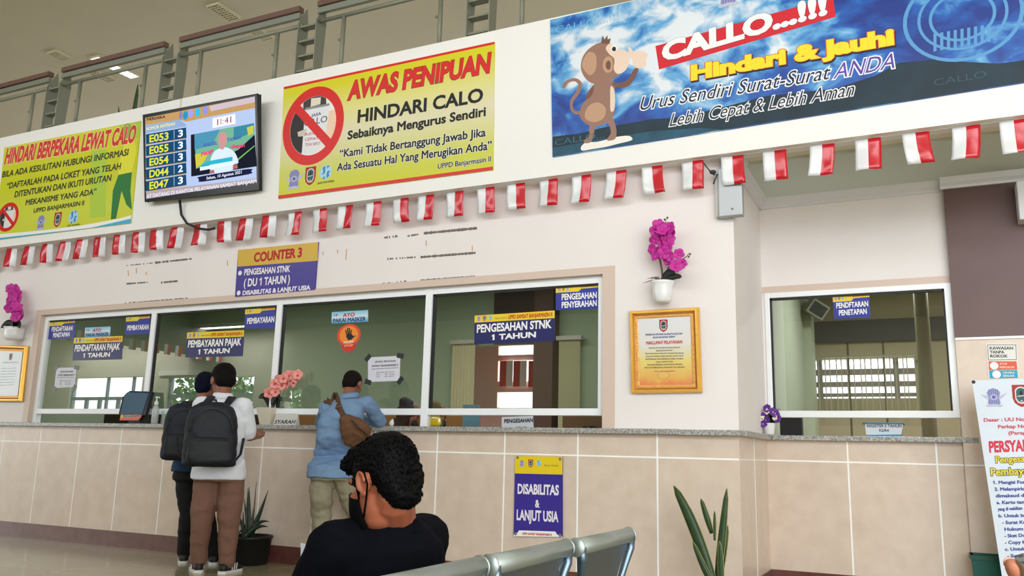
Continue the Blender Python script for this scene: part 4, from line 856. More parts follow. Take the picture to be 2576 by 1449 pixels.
for x, y in ((120, 115), (160, 120), (140, 160), (185, 165), (150, 210), (185, 230), (135, 250), (165, 290), (110, 330), (150, 330), (195, 320), (190, 380), (230, 385), (180, 430), (220, 430), (130, 280)):
    p = PY(*zl(x, y), yq-.03-rnd.uniform(0, .05)); flower('flower', None, p, (rnd.uniform(0, .9), -1, rnd.uniform(-.3, .4)), .058, rnd.uniform(0, 6), t, MAG, MAG2)
# ================================================================ red and white plastic flags
FR, FWH = M((196, 24, 40), .22, spec=.6), M((222, 224, 228), .25, spec=.6)
fl = [0, 30, 75, 120, 165, 208, 253, 302, 350, 395, 447, 505, 565, 620, 678, 742, 805, 870, 940, 1008, 1072, 1145, 1222, 1298, 1380, 1463, 1550, 1640, 1742, 1842, 1948, 2068, 2183, 2303, 2430, 2550, 2700]
ORD = 'first second third fourth fifth sixth seventh eighth ninth tenth eleventh twelfth thirteenth fourteenth fifteenth sixteenth seventeenth eighteenth nineteenth twentieth'.split()
rnd = random.Random(11); YFL = -.105; ZFL = 3.196
for i, px in enumerate(fl):
    x = PY(px, 629-.128*px, YFL).x if i else PY(30, 625, YFL).x-.31
    redleft = i < 15; n, m = 8, 8; vs_, fs = [], []
    tw = rnd.uniform(-.12, .12)+(.42 if redleft else 0); cu = rnd.uniform(.003, .011); ph = rnd.uniform(0, 6); kick = rnd.uniform(-.03, .03)
    for a in range(m+1):
        for b in range(n+1):
            u, v = b/n-.5, a/m
            dx = u*.165; dy = cu*math.sin(u*5+ph+v*2)*(.4+v)+.012*v*math.sin(ph*2+v*4)+(.004*rnd.uniform(-1, 1) if a else 0)
            ca, sa = math.cos(tw*(.3+v)), math.sin(tw*(.3+v))
            vs_.append((x+dx*ca-dy*sa+kick*v*v, YFL+dx*sa*.6+dy*ca*.8, ZFL-v*.226*(1-.03*abs(math.sin(ph)))+u*rnd.uniform(-.002, .002)))
    mb = MB()
    for a in range(m):
        for b in range(n):
            mb.mi.append(0 if (b < n/2) == redleft else 1); fs.append((a*(n+1)+b, a*(n+1)+b+1, (a+1)*(n+1)+b+1, (a+1)*(n+1)+b))
    mb.v = [V(p) for p in vs_]; mb.f = fs
    o = mb.build('pennant_flag', [FR, FWH], None, smooth=True, solid=.0012)
    k = i if redleft else i-15
    nm = (ORD[k] if k < 20 else 'twenty-'+ORD[k-20])
    tag(o, ('red-left plastic flag, %s from the left end of the bunting' % nm) if redleft else ('white-left plastic flag, %s to the right of the COUNTER 3 board' % nm if k else 'white-left plastic flag just above the right end of the COUNTER 3 board'), 'flag', 'red and white plastic flags of the bunting')
for i in range(27):
    y = -8.85+i*.31; x = -13.93; mb = MB(); mb.box((x, y, 2.97), (x+.003, y+.09, 3.2)); mb.cur = 1; mb.box((x, y+.09, 2.97), (x+.003, y+.18, 3.2))
    tag(mb.build('pennant_flag', [FR, FWH]), 'plastic flag of the side bunting mirrored in the left panes, %s from the entrance' % (ORD[i] if i < 20 else 'twenty-'+ORD[i-20]), 'flag', 'flags of the side bunting mirrored in the panes')
mb = MB(); mb.tube([(-9.3, YFL, ZFL), (-4, YFL-.002, ZFL+.001), (4.5, YFL, ZFL)], .0018, 6); tag(mb.build('bunting_string', M((226, 226, 224)), None), 'white string carrying the row of red and white flags', 'string')
# ================================================================ speakers / boxes near the soffit
GM = M((176, 180, 184), .4, .3)
t = thing('junction_box', 'grey metal box with loose wires on the wall corner below the balcony', 'box', (-.16, -.1, 2.93))
b0, b1 = PY(1808, 545, -.09), PY(1868, 545, -.09)
MB().box((b0.x, -.085, b0.z), (b1.x, -.012, 3.12)).build('housing', GM, t, bevel=.006)
MB().box((b0.x-.03, -.05, b0.z+.01), (b0.x, -.001, 3.14)).build('back_plate', M((200, 198, 194)), t)
mb = MB(); mb.tube([PY(1784, 428, -.1), PY(1796, 440, -.1), PY(1805, 438, -.1), PY(1797, 455, -.11), PY(1795, 463, -.11)], .006, 6); mb.tube([PY(1784, 428, -.1), (PY(1784, 428, -.1).x-.06, -.05, 3.2)], .004, 6); mb.ell(PY(1793, 433, -.1), (.025, .02, .016)); mb.build('loose_wire', M((52, 54, 56)), t, smooth=True)
MB().ell(PY(1842, 525, -.087), (.008, .004, .008)).build('screw', M((140, 110, 90)), t)
mb = MB(); a, b = PY(2556, 455, .9), PY(2560, 553, .9); mb.box((a.x, .9, b.z), (a.x+.5, 1.062, a.z)); tag(mb.build('wall_box', M((222, 224, 228), .45), None, bevel=.008), 'white metal box on the purple panel, cut off by the right edge', 'box')
# ================================================================ upper floor railing
RM = M((142, 146, 134), .4, .35); RD = M((112, 84, 74), .5, .1); RB = M((134, 136, 120), .5, .2)
t = thing('railing', 'grey steel balcony railing of paired curved plates above the white balcony front', 'railing', (-4, .0, ZFT))
YR = -.05
for i, pc in enumerate((-7.98, -6.05, -4.15, -2.2, -.3, 1.6)):
    for d in (-.115, .115):
        x = pc+d; pr = [(YR-.0, ZFT-.02), (YR-.0, 5.2), (YR+.05, 5.3), (YR+.12, 5.42), (YR+.13, 5.36), (YR+.15, 5.2), (YR+.12, ZFT-.02)]
        MB().prism([(x-.005, y, z) for y, z in pr], (.011, 0, 0)).build('upright_plate', RM, t)
    for z in (4.68, 4.84, 5.0, 5.16): MB().box((pc-.115, YR+.02, z), (pc+.115, YR+.1, z+.02)).build('rung', RB, t)
    for d in (-.42, .42):
        MB().tube([(pc+d, YR+.05, ZFT-.02), (pc+d, YR+.05, 5.2)], .022, 8).build('baluster', RB, t, smooth=True)
        MB().tube([(pc+d, YR+.05, 4.95), (pc+d-.05, YR+.05, 4.95)], .014, 6).build('rail_bracket', RB, t, smooth=True)
xs = [-9.9]+[-7.98, -6.05, -4.15, -2.2, -.3, 1.6]+[3]
for a, b in zip(xs, xs[1:]):
    MB().box((a+.115, YR+.0, 5.345), (b-.115, YR+.07, 5.4)).build('handrail', RD, t)
    MB().box((a+.115, YR+.01, 5.27), (b-.115, YR+.05, 5.33)).build('top_rail', RM, t)
    MB().tube([(a+.1, YR+.05, 5.2), (b-.1, YR+.05, 5.2)], .022, 8).build('mid_rail', RB, t, smooth=True)
LG1, LG2 = M((46, 70, 40), .45, var=.25, vscale=14), M((150, 148, 84), .45)
def snake(label, base, leaves, w, potr, poth, depth_y, pot=True, cat='plant'):
    t = thing('snake_plant', label, cat, base)
    for (a, b, wd, sag) in leaves:
        mb = MB(); leaf(mb, a, b, wd, sag, n=10); o = mb.build('leaf', LG1, t, smooth=True, solid=.004)
        for sg in (-1, 1):
            v = o.data.vertices; n1 = 11; pts = [v[i if sg < 0 else 2*n1+i].co.copy() for i in range(n1)]
            MB().tube(pts, .0028, 5).build('leaf_edge', LG2, o, smooth=True)
    if pot:
        MB().lathe([(potr*.72, 0), (potr*.75, .01), (potr, poth), (potr*1.05, poth), (potr*1.05, poth-.02), (potr*.9, poth-.03), (.01, poth-.03)], base, 24).build('plant_pot', M((34, 32, 32), .5), t, smooth=True)
    return t
def up_plant(label, px0, tips):
    ys = .35; b = PY(px0[0], px0[1], ys); bz = V((b.x, ys, 3.62))
    snake(label, tuple(bz), [(bz+V((.02*k, 0, .2)), PY(x, y, ys-.02*k), w_, 0) for k, (x, y, w_) in enumerate(tips)], 0, .12, .2, ys)
up_plant('snake plant behind the railing above the yellow-green sign', (325, 300), [(347, 212, .05), (298, 268, .035)])
up_plant('snake plant behind the railing left of the yellow AWAS sign top', (800, 190), [(803, 120, .045)])
# ================================================================ ceiling lamps
LB, LE = M((206, 198, 172), .5), M((236, 255, 240), .5, emit=12)
zc_ = 6.6
def fixture(label, pa, pb, lit):
    a, b = PZ(*pa, zc_-.08), PZ(*pb, zc_-.08); x = (a.x+b.x)/2; y0, y1 = a.y, b.y; w_ = .1
    t = thing('ceiling_lamp', label, 'lamp', (x, y0, zc_-.08), 'louvred ceiling lamps')
    MB().box((x-w_, y0, zc_-.006), (x+w_, y1, zc_-.001)).build('reflector', LB, t)
    for sx in (-1, 1): MB().box((x+sx*w_-.012, y0, zc_-.035), (x+sx*w_+.012, y1, zc_-.001)).build('side_rail', LB, t)
    n = 9
    for k in range(n+1):
        y = y0+(y1-y0)*k/n; MB().box((x-w_, y-.01, zc_-.034), (x+w_, y+.006, zc_-.004)).build('louvre', LB, t)
    MB().tube([(x-.04, y0+.03, zc_-.02), (x-.04, y1-.03, zc_-.02)], .012, 8).build('tube_lamp', LE if lit else M((214, 208, 186)), t); MB().tube([(x+.04, y0+.03, zc_-.02), (x+.04, y1-.03, zc_-.02)], .012, 8).build('tube_lamp', LE if lit else M((214, 208, 186)), t)
    if lit: MB().box((x-w_+.02, y0+.02, zc_-.018), (x+w_-.02, y1-.02, zc_-.012)).build('diffuser', M((236, 255, 240), .5, emit=9), t)
fixture('lit louvred ceiling lamp seen through the railing at the left', (248, 150), (328, 206), True)
fixture('unlit louvred ceiling lamp above the railing at the top left, near the television', (530, 24), (592, 58), False)
fixture('unlit louvred ceiling lamp seen through the railing right of the television', (632, 82), (676, 108), False)
fixture('unlit louvred ceiling lamp above the railing at the far left', (130, 140), (165, 158), False)
fixture('unlit louvred ceiling lamp just below the lit one at the left', (230, 188), (280, 212), False)
# ================================================================ things on the counter
t = thing('kiosk_tablet', 'tilted black touch-screen kiosk labelled MESIN IKM on the left of the counter', 'screen', tuple(PY(340, 1062, .0)))
zk = lambda x, y: (290+x*.0897, 960+y*.0897)
a, b, c_, d_ = PY(*zk(250, 265), .09), PY(*zk(1030, 285), .0), PY(*zk(840, 925), -.045), PY(*zk(100, 925), .02)
nn = (b-a).cross(d_-a).normalized(); nn = nn if nn.y < 0 else -nn
MB().prism([a, b, c_, d_], -nn*.03).build('screen_housing', M((18, 22, 40), .3), t, bevel=.004)
q = lambda u, v: a.lerp(b, u).lerp(d_.lerp(c_, u), v)+nn*.002
MB().prism([q(.06, .05), q(.9, .06), q(.88, .97), q(.05, .97)], None).build('screen', M((86, 112, 132), .12), t)
MB().prism([(c_+d_)/2+V((-.05, .02, .02)), (c_+d_)/2+V((.08, .02, .02)), V(((c_.x+d_.x)/2+.1, .02, ZC)), V(((c_.x+d_.x)/2-.08, .02, ZC))], (0, .12, 0)).build('stand', M((24, 24, 28), .4), t)
pl = [PY(*zk(160, 925), -.055), PY(*zk(740, 930), -.055), PY(*zk(720, 1000), -.055), PY(*zk(640, 1085), -.055), PY(*zk(120, 1085), -.055), PY(*zk(130, 1020), -.055)]
s = Sign('label_plate', None, None, [zk(160, 925), zk(740, 930), zk(720, 1000), zk(640, 1085), zk(120, 1085), zk(130, 1020)], M((214, 96, 64), .4), -.055, .006); adopt(s.o, t)
s.poly([zk(160, 930), zk(220, 930), zk(200, 1020), zk(145, 1020)], M((226, 196, 90)), 1); s.text('MESIN IKM', zk(215, 1010), zk(660, 1005), 7, INK, .03, out=WH, outw=.04); s.done()
t = thing('sanitizer_bottle', 'clear hand sanitizer pump bottle standing beside the MESIN IKM kiosk', 'bottle', tuple(PY(388, 1067, -.02)))
b = PY(388, 1067, -.02); b.z = ZC
MB().lathe([(.028, 0), (.034, .01), (.034, .13), (.026, .165), (.014, .18), (.014, .19)], b, 20).build('bottle_body', M((206, 214, 214), .08, alpha=.6, coat=.5), t, smooth=True)
mb = MB(); mb.lathe([(.018, .185), (.02, .19), (.02, .215), (.008, .225), (.006, .25), (.016, .255), (.014, .27)], b, 16); mb.tube([b+V((0, 0, .262)), b+V((.045, -.01, .262)), b+V((.05, -.01, .25))], .006, 8); mb.build('pump_head', M((226, 228, 226), .4), t, smooth=True)
t = thing('clear_box', 'small clear plastic box beside the hand sanitizer bottle', 'box', tuple(PY(415, 1066, .0)))
b = PY(416, 1066, .0); b.z = ZC; mb = MB(); mb.box((b.x-.07, -.0, ZC), (b.x+.07, .004, ZC+.13)); mb.box((b.x+.066, 0, ZC), (b.x+.07, .1, ZC+.13)); mb.box((b.x-.07, 0, ZC), (b.x-.066, .1, ZC+.13)); mb.box((b.x-.07, .096, ZC), (b.x+.07, .1, ZC+.13)); mb.box((b.x-.07, 0, ZC), (b.x+.07, .1, ZC+.005)); mb.build('box_wall', clear_mat((.78, .86, .82, 1)), t)
# pink orchid in a white square pot
CO1, CO2 = M((232, 150, 140), .5, var=.12, vscale=30), M((206, 50, 76), .5)
zp = lambda x, y: (640+x*.1173, 920+y*.1173)
pb = PY(*zp(315, 1290), .06); pb.z = ZC
t = thing('potted_orchid', 'pink orchid in a tapered white square pot on the counter beside the SYARAH sign', 'plant', tuple(pb))
zt = PY(*zp(320, 905), .06).z-ZC
def sq(r, z): return [pb+V((x*r, y*r, z)) for x, y in ((-1, -1), (1, -1), (1, 1), (-1, 1))]
MB().rings([sq(.062, 0), sq(.092, zt), sq(.082, zt), sq(.078, zt-.03)]).build('plant_pot', M((214, 206, 186), .4), t, bevel=.003)
mb = MB(); mb.tube([PY(*zp(x, y), .06) for x, y in ((350, 900), (420, 700), (470, 540), (600, 420), (760, 330), (900, 250), (950, 190))], [.006, .006, .005, .005, .004, .003, .002], 8); mb.build('flower_stem', M((74, 84, 56)), t, smooth=True)
mb = MB()
for x, y, w_, sg in ((90, 700, .03, .06), (150, 670, .03, .04), (440, 680, .04, .0), (600, 745, .025, .05), (430, 860, .02, 0)): leaf(mb, PY(*zp(320, 900), .06), PY(*zp(x, y), .0), w_, sg)
mb.build('leaf', M((34, 40, 36), .45), t, smooth=True, solid=.003)
rnd = random.Random(2)
for x, y in ((310, 580), (440, 385), (455, 555), (600, 420), (630, 270), (700, 390), (755, 205), (850, 350), (880, 250), (930, 200), (540, 300)):
    flower('flower', None, PY(*zp(x, y), .02-rnd.uniform(0, .04)), (rnd.uniform(-.2, .7), -1, rnd.uniform(-.3, .3)), .05, rnd.uniform(0, 6), t, CO1, CO2)
def tent(label, bl, br, h, body, y0, mat, col, dy=.05, cat='sign'):
    a, b = PY(*bl, y0), PY(*br, y0); a.z = b.z = ZC; t = thing('desk_sign', label, cat, tuple(a))
    f = [a, b, b+V((0, dy, h)), a+V((0, dy, h))]
    MB().rings([[a, a+V((0, dy, h)), a+V((0, 2*dy, 0))], [b, b+V((0, dy, h)), b+V((0, 2*dy, 0))]]).build('folded_card', mat, t)
    return t, f
t, f = tent('small SYARAH name sign standing by the pink orchid on the counter', (687, 1069), (743, 1069.5), .105, 'SYARAH', -.055, M((206, 206, 200), .5), INK, dy=.03)
nn = (f[1]-f[0]).cross(f[3]-f[0]).normalized()
s = Sign('name_card', None, None, [(687, 1069), (743, 1069.5), (745, 1054), (691, 1053)], M((212, 212, 206), .5), plane=(f[0]-nn*.0015*-1, (f[1]-f[0]).normalized(), (f[3]-f[0]).normalized()), thick=.001); adopt(s.o, t)
s.text('SYARAH', (689.5, 1066), (741, 1066), 9.5, M((34, 38, 66)), .02, shear=.2); s.done()
s = Sign('desk_sign', 'grey paper PENGESAHAN sign standing on the counter in the gap of the fourth window', 'sign', [(1262, 1049), (1341, 1046), (1342, 1075.5), (1262, 1075)], M((190, 194, 204), .6), .03, .004)
s.text('PENGESAHAN', (1268.5, 1064.5), (1341, 1062), 10, INK, .035); s.text('STNK', (1297, 1083), (1326, 1082), 9, INK, .03); s.done()
t = thing('snack_bag', 'clear plastic bag holding a bright yellow packet at the counter gap of the fourth window', 'bag', tuple(PY(1093, 1070, .12)))
b = PY(1092, 1070, .12); b.z = ZC
MB().loft([(b+V((0, 0, z)), V((w_, 0, 0)), V((0, d, 0))) for z, w_, d in ((0, .07, .04), (.03, .09, .05), (.09, .085, .045), (.14, .05, .02), (.17, .075, .01))]).build('clear_bag', clear_mat((.86, .9, .84, 1)), t, smooth=True)
MB().loft([(b+V((.015, .0, z)), V((w_, 0, 0)), V((0, d, 0))) for z, w_, d in ((.005, .04, .02), (.03, .055, .03), (.07, .05, .028), (.1, .03, .015))]).build('yellow_packet', M((240, 196, 24), .35), t, smooth=True)
b = PY(1185, 1073, .3); b.z = ZC; mb = MB(); mb.box((b.x-.085, .3, ZC), (b.x+.085, .305, ZC+.2)); tag(mb.build('document_holder', M((110, 150, 166), .3), None), 'teal document holder standing in the gap below the fourth window', 'holder')
b = PY(985, 1066, -.0); b.z = ZC; t = thing('tissue_wad', 'small crumpled white tissue on the counter by the blue shirt elbow', 'tissue', tuple(b))
soft('tissue', MB().ell(b+V((0, 0, .025)), (.024, .02, .028)).ell(b+V((.008, 0, .045)), (.012, .012, .018)), M((222, 220, 214), .8), t, .005, 2)
b = PY(1484, 1078, .2); b.z = ZC; tag(MB().loft([(b+V((0, 0, z)), V((.05, 0, 0)), V((0, .09, 0))) for z in (0, .012, .02)]).build('black_mouse', M((20, 20, 22), .4), None, smooth=True), 'small black computer mouse behind the counter gap of the fourth window', 'mouse')
# alcove: violets and the blue basket
b = PY(1936, 1090, .93); b.z = ZC-.004
t = thing('potted_violet', 'small purple artificial flowers in a white pot at the alcove corner', 'plant', tuple(b))
MB().lathe([(.032, 0), (.036, .004), (.048, .085), (.05, .09), (.044, .09), (.04, .075), (.005, .074)], b, 20).build('plant_pot', POT, t, smooth=True)
zv = lambda x, y: (1900+x*.07764, 1000+y*.07764)
mb = MB(); rnd = random.Random(9)
for k in range(46):
    c = b+V((.0, 0, .1)); a = rnd.uniform(0, 6.28); e = rnd.uniform(-.1, 1.2); d = V((math.cos(a)*math.cos(e), math.sin(a)*math.cos(e)*.7, math.sin(e))); leaf(mb, c, c+d*rnd.uniform(.06, .11), .014, .01, n=4, nrm=(rnd.uniform(-1, 1), -1, .3))
mb.build('leaf', M((24, 56, 34), .5), t, smooth=True, solid=.002)
VI = M((94, 44, 140), .6)
for x, y in ((390, 360), (300, 610), (350, 720), (570, 470), (640, 520), (700, 690), (250, 850)): flower('flower', None, PY(*zv(x, y), .89), (rnd.uniform(-.4, .4), -1, .3), .034, rnd.uniform(0, 6), t, VI, M((230, 220, 190)), 6)
for x, y in ((390, 470), (640, 660), (200, 680)): flower('flower', None, PY(*zv(x, y), .88), (rnd.uniform(-.4, .4), -1, .3), .022, 1, t, M((232, 222, 200), .6), M((200, 190, 120)), 5)
b = PY(2223, 1092, 1.25); b.z = ZC-.004; e = PY(2270, 1092, 1.25).x-b.x
t = thing('paper_basket', 'light blue plastic basket labelled REGISTER 5 TAHUN in the alcove window gap', 'basket', tuple(b))
rect = lambda w_, d, z, y0=1.25: [V((b.x-w_, y0, z+b.z)), V((b.x+w_, y0, z+b.z)), V((b.x+w_, y0+d, z+b.z)), V((b.x-w_, y0+d, z+b.z))]
hh = PY(2223, 1063, 1.25).z-b.z
MB().rings([rect(e*.92, .2, 0), rect(e*1.02, .2, hh), rect(e*.98, .19, hh, 1.255), rect(e*.9, .18, .01, 1.26)]).build('basket_body', M((74, 150, 190), .4), t, bevel=.004)
MB().rings([rect(e*1.12, .24, hh*.9, 1.235), rect(e*1.12, .24, hh, 1.235), rect(e*1.0, .2, hh, 1.255), rect(e*1.0, .2, hh*.9, 1.255)], False, True).build('basket_rim', M((52, 132, 176), .4), t, bevel=.003)
s = Sign('paper_label', None, None, [(2175.5, 1064), (2272, 1064), (2268, 1093), (2179, 1094)], M((210, 216, 222), .6), 1.243, .001); adopt(s.o, t)
s.text('REGISTER 5 TAHUN', (2181, 1075), (2268, 1075.5), 7.5, M((60, 66, 84)), .02); s.text('R2/R4', (2212, 1086), (2236, 1086.5), 7, M((60, 66, 84)), .02); s.done()
# office things behind the glass
t = thing('wall_speaker', 'small grey speaker high on the office wall, seen through the alcove window', 'speaker', tuple(PY(2052, 790, 4.05)))
c = PY(2054, 777, 4.05); mx = Matrix.Translation(c) @ Matrix.Rotation(math.radians(35), 4, 'Y') @ Matrix.Rotation(math.radians(25), 4, 'Z')
MB().box((-.11, -.08, -.09), (.11, .08, .09), mx).build('cabinet', M((150, 152, 140), .6), t, bevel=.01); MB().box((-.085, -.084, -.065), (.085, -.079, .065), mx).build('grille', M((60, 64, 62), .7), t)
MB().box((-.02, .05, -.02), (.02, .3, .02), mx).build('wall_arm', M((90, 92, 88), .5), t)
def office_thing(name, label, cat, mb, mat, **k): return tag(mb.build(name, mat, None, **k), label, cat)
b = PY(1990, 1095, 1.6); office_thing('box_file', 'dark upright folder standing behind the alcove window', 'folder', MB().box((b.x-.09, 1.6, ZC-.05), (b.x+.09, 1.7, ZC+.22)), M((36, 32, 34)))
struct('trim_9', MB().box((-8.9, .5, ZC-.06), (-.16, 1.1, ZC-.02)), M((90, 66, 56), .5))
struct('trim_10', MB().box((0, 1.5, ZC-.06), (4, 2.1, ZC-.02)), M((120, 104, 70), .5))
# ================================================================ floor plants
yq = -.42
b = PY(1800, 1449, yq); b.z = 0
zs = lambda x, y: (1150+x*.29115, 1080+y*.29115)
P0 = lambda x, y, yy=yq: PY(*zs(x, y), yy)
bx = PY(*zs(2290, 1267), yq); base = (bx.x, yq, 0)
root = V((bx.x-.02, yq, .16))
lv = [((2300, 1250), (1872, 488), .036, .05, 0), ((2200, 900), (2106, 600), .018, 0, .02), ((2225, 960), (2225, 705), .009, 0, -.02), ((2270, 1200), (2330, 512), .024, 0, .03), ((2190, 1250), (2035, 968), .02, -.02, -.05), ((2270, 1250), (2268, 965), .018, 0, -.06), ((2300, 1100), (2338, 830), .02, 0, .05)]
L = []
for (p0, p1, w_, sg, dy) in lv: L.append((root+V((random.uniform(-.03, .03), dy*.3, 0)) if p0[1] > 1000 else P0(*p0, yq+dy), P0(*p1, yq+dy*.5), w_, sg))
snake('tall snake plant with yellow-edged leaves on the floor by the wall corner', base, L, 0, .15, .19, yq)
pc = PZ(628, 1418); base = (pc.x, pc.y-.02, 0)
t = thing('agave_plant', 'dark spiky plant in a black pot on the floor behind the white-shirted man', 'plant', base)
MB().lathe([(.15, 0), (.16, .01), (.185, .215), (.195, .22), (.195, .24), (.17, .24), (.165, .2), (.01, .2)], base, 28).build('plant_pot', M((18, 17, 18), .5), t, smooth=True)
zg = lambda x, y: (570+x*.18563, 1180+y*.18563)
mb = MB(); b = V(base)+V((-.03, 0, .2))
for x, y, w_, sg, dy in ((305, 240, .03, 0, .02), (290, 260, .03, 0, -.03), (240, 400, .022, 0, .04), (565, 285, .035, -.02, 0), (225, 580, .018, 0, -.06), (585, 712, .025, .06, -.02), (570, 785, .026, .05, -.08), (405, 165, .008, .02, .08), (360, 540, .01, 0, .05), (160, 880, .02, .05, -.05), (140, 920, .02, .04, .06), (60, 800, .022, .1, .02), (120, 620, .02, .05, -.04)):
    m_ = MB(); leaf(m_, b+V((random.uniform(-.03, .03), dy*.5, 0)), PY(*zg(x, y), base[1]+dy), w_, sg, n=9, blunt=.45); m_.build('leaf', M((34, 52, 36), .45), t, smooth=True, solid=.004)
b0, b1 = PY(2443, 1396, .85), PY(2530, 1396, .85)
t = thing('storage_bin', 'dark green plastic bin on the floor behind the hanging banner', 'bin', ((b0.x+b1.x)/2, .9, 0))
rr = lambda i, z: [V((b0.x+i, .85+i, z)), V((b1.x+.3-i, .85+i, z)), V((b1.x+.3-i, 1.05-i, z)), V((b0.x+i, 1.05-i, z))]
MB().rings([rr(.02, 0), rr(0, b0.z), rr(.012, b0.z), rr(.03, .02)]).build('bin_body', M((16, 84, 72), .5), t)
MB().rings([rr(-.008, b0.z-.03), rr(-.008, b0.z), rr(.012, b0.z), rr(.012, b0.z-.03)], False, True).build('bin_rim', M((14, 74, 64), .5), t)
# ================================================================ waiting bench
ST = M((172, 182, 178), .42, .8, spec=.5); STB = M((104, 122, 138), .3, .8)
def perforated():
    m = bpy.data.materials.new('perforated_steel'); m.use_nodes = True; nt = m.node_tree; b = nt.nodes['Principled BSDF']; b.inputs['Metallic'].default_value = .75; b.inputs['Roughness'].default_value = .38
    tc = nt.nodes.new('ShaderNodeTexCoord'); mp = nt.nodes.new('ShaderNodeMapping'); mp.inputs['Rotation'].default_value = (math.radians(45), 0, 0); mp.inputs['Scale'].default_value = (1, 115, 115)
    vo = nt.nodes.new('ShaderNodeTexVoronoi'); vo.inputs['Randomness'].default_value = 0; vo.inputs['Scale'].default_value = 1
    r = nt.nodes.new('ShaderNodeValToRGB'); r.color_ramp.interpolation = 'CONSTANT'; r.color_ramp.elements[0].color = lin((26, 28, 30)); r.color_ramp.elements[1].position = .3; r.color_ramp.elements[1].color = lin((104, 112, 116))
    nt.links.new(tc.outputs['Object'], mp.inputs[0]); nt.links.new(mp.outputs[0], vo.inputs['Vector']); nt.links.new(vo.outputs['Distance'], r.inputs[0]); nt.links.new(r.outputs[0], b.inputs['Base Color'])
    return m
PERF = perforated()
t = thing('waiting_bench', 'row of blue-grey perforated steel waiting seats in the foreground', 'bench', (.0, -4.2, 0))
XB, ZB = .215, .752
P_, WS = .54, .455
ys = [-3.15-P_*k for k in range(4)]
lean = .32
for k, y1 in enumerate(ys):
    y0 = y1-P_+.035; xb = XB+(.012 if k == 0 else (-.006*k)); rr_ = .026; zt_ = ZB-rr_
    o = MB().tube([(xb, y0, zt_), (xb, y1, zt_)], rr_, 20).build('top_roll', ST, t, smooth=True)
    for yy in (y0, y1): MB().lathe([(.004, -.004), (rr_*1.06, -.003), (rr_*1.12, 0), (rr_*1.06, .003), (.004, .004)], (0, 0, 0), 20, Matrix.Translation((xb, yy, zt_)) @ Matrix.Rotation(math.pi/2, 4, 'X')).build('end_cap', ST, t, smooth=True)
    X = lambda z: xb+.012-(zt_-z)*lean*.55-.18*max(0, (.55-z))**2
    zsx = [zt_-.005, .68, .62, .56, .5, .46]
    wl = [0, .045, .075, .1, .11, .11]
    rs = []
    for z, w_ in zip(zsx, wl): rs.append([V((X(z), y0+.012+w_, z)), V((X(z), y1-.012-w_, z)), V((X(z)-.004, y1-.012-w_, z)), V((X(z)-.004, y0+.012+w_, z))])
    MB().rings(rs).build('backrest_panel', PERF, t)
    for sg, ye in ((1, y0), (-1, y1)):
        pts = [(xb+.008, ye+sg*.012, zt_-.0), (X(.685)+.006, ye+sg*.022, .685), (X(.62)+.004, ye+sg*.05, .62), (X(.54), ye+sg*.068, .54), (X(.46), ye+sg*.078, .46), (X(.42)-.06, ye+sg*.08, .41)]
        MB().tube(pts, [.02, .017, .013, .012, .012, .012], 8, flat=.7).build('side_bar', STB, t, smooth=True)
    rs = [[V((x, y0+.05, z)), V((x, y1-.05, z)), V((x, y1-.05, z-.006)), V((x, y0+.05, z-.006))] for x, z in ((XB-.1, .46), (XB-.14, .425), (XB-.22, .41), (XB-.4, .42), (XB-.5, .43), (XB-.53, .41))]
    MB().rings(rs).build('seat_pan', PERF, t)
MB().box((-.13, ys[-1]-P_, .33), (-.07, ys[0]+.02, .39)).build('beam', STB, t, bevel=.006)
for y in (ys[0]-.3, ys[-1]-.2):
    mb = MB(); mb.tube([(-.1, y, .34), (-.1, y, .05)], .03, 12); mb.tube([(-.38, y, .03), (.18, y, .03)], .026, 12); mb.build('leg', STB, t, smooth=True)
# ================================================================ trees outside, seen mirrored in the panes
def tree(label, x, y, h, r, col, seed):
    t = thing('tree', label, 'tree', (x, y, 0), 'trees outside the entrance front'); rd = random.Random(seed)
    MB().tube([(x, y, -.1), (x+.1, y, h*.3), (x, y+.1, h*.6)], [.16, .13, .08], 8).build('trunk', M((92, 74, 56), .9), t, smooth=True)
    mb = MB()
    for k in range(1500):
        d = V((rd.gauss(0, 1), rd.gauss(0, 1), rd.gauss(0, .8))).normalized()*r*rd.uniform(.45, 1); c = V((x, y, h*.62))+d; u = V((rd.uniform(-1, 1), rd.uniform(-1, 1), rd.uniform(-1, 1))).normalized()*.16; w_ = u.cross(V((rd.uniform(-1, 1), rd.uniform(-1, 1), 1))).normalized()*.08
        mb.add([c-u, c+w_, c+u, c-w_], [(0, 1, 2, 3)])
    mb.build('foliage', M(col, .7, var=.3, vscale=2), t)
for i, (x, y, h, r) in enumerate(((-20, -15, 3.4, 1.7), (-16.5, -16, 3.0, 1.5), (-13, -14.5, 3.6, 1.6), (-3.2, -15, 2.6, 1.3), (.4, -14, 2.7, 1.2), (-6.5, -15, 3.2, 1.4))): tree('green tree outside the glazed front, mirrored in the window panes', x, y, h, r, (88, 128, 62), i)
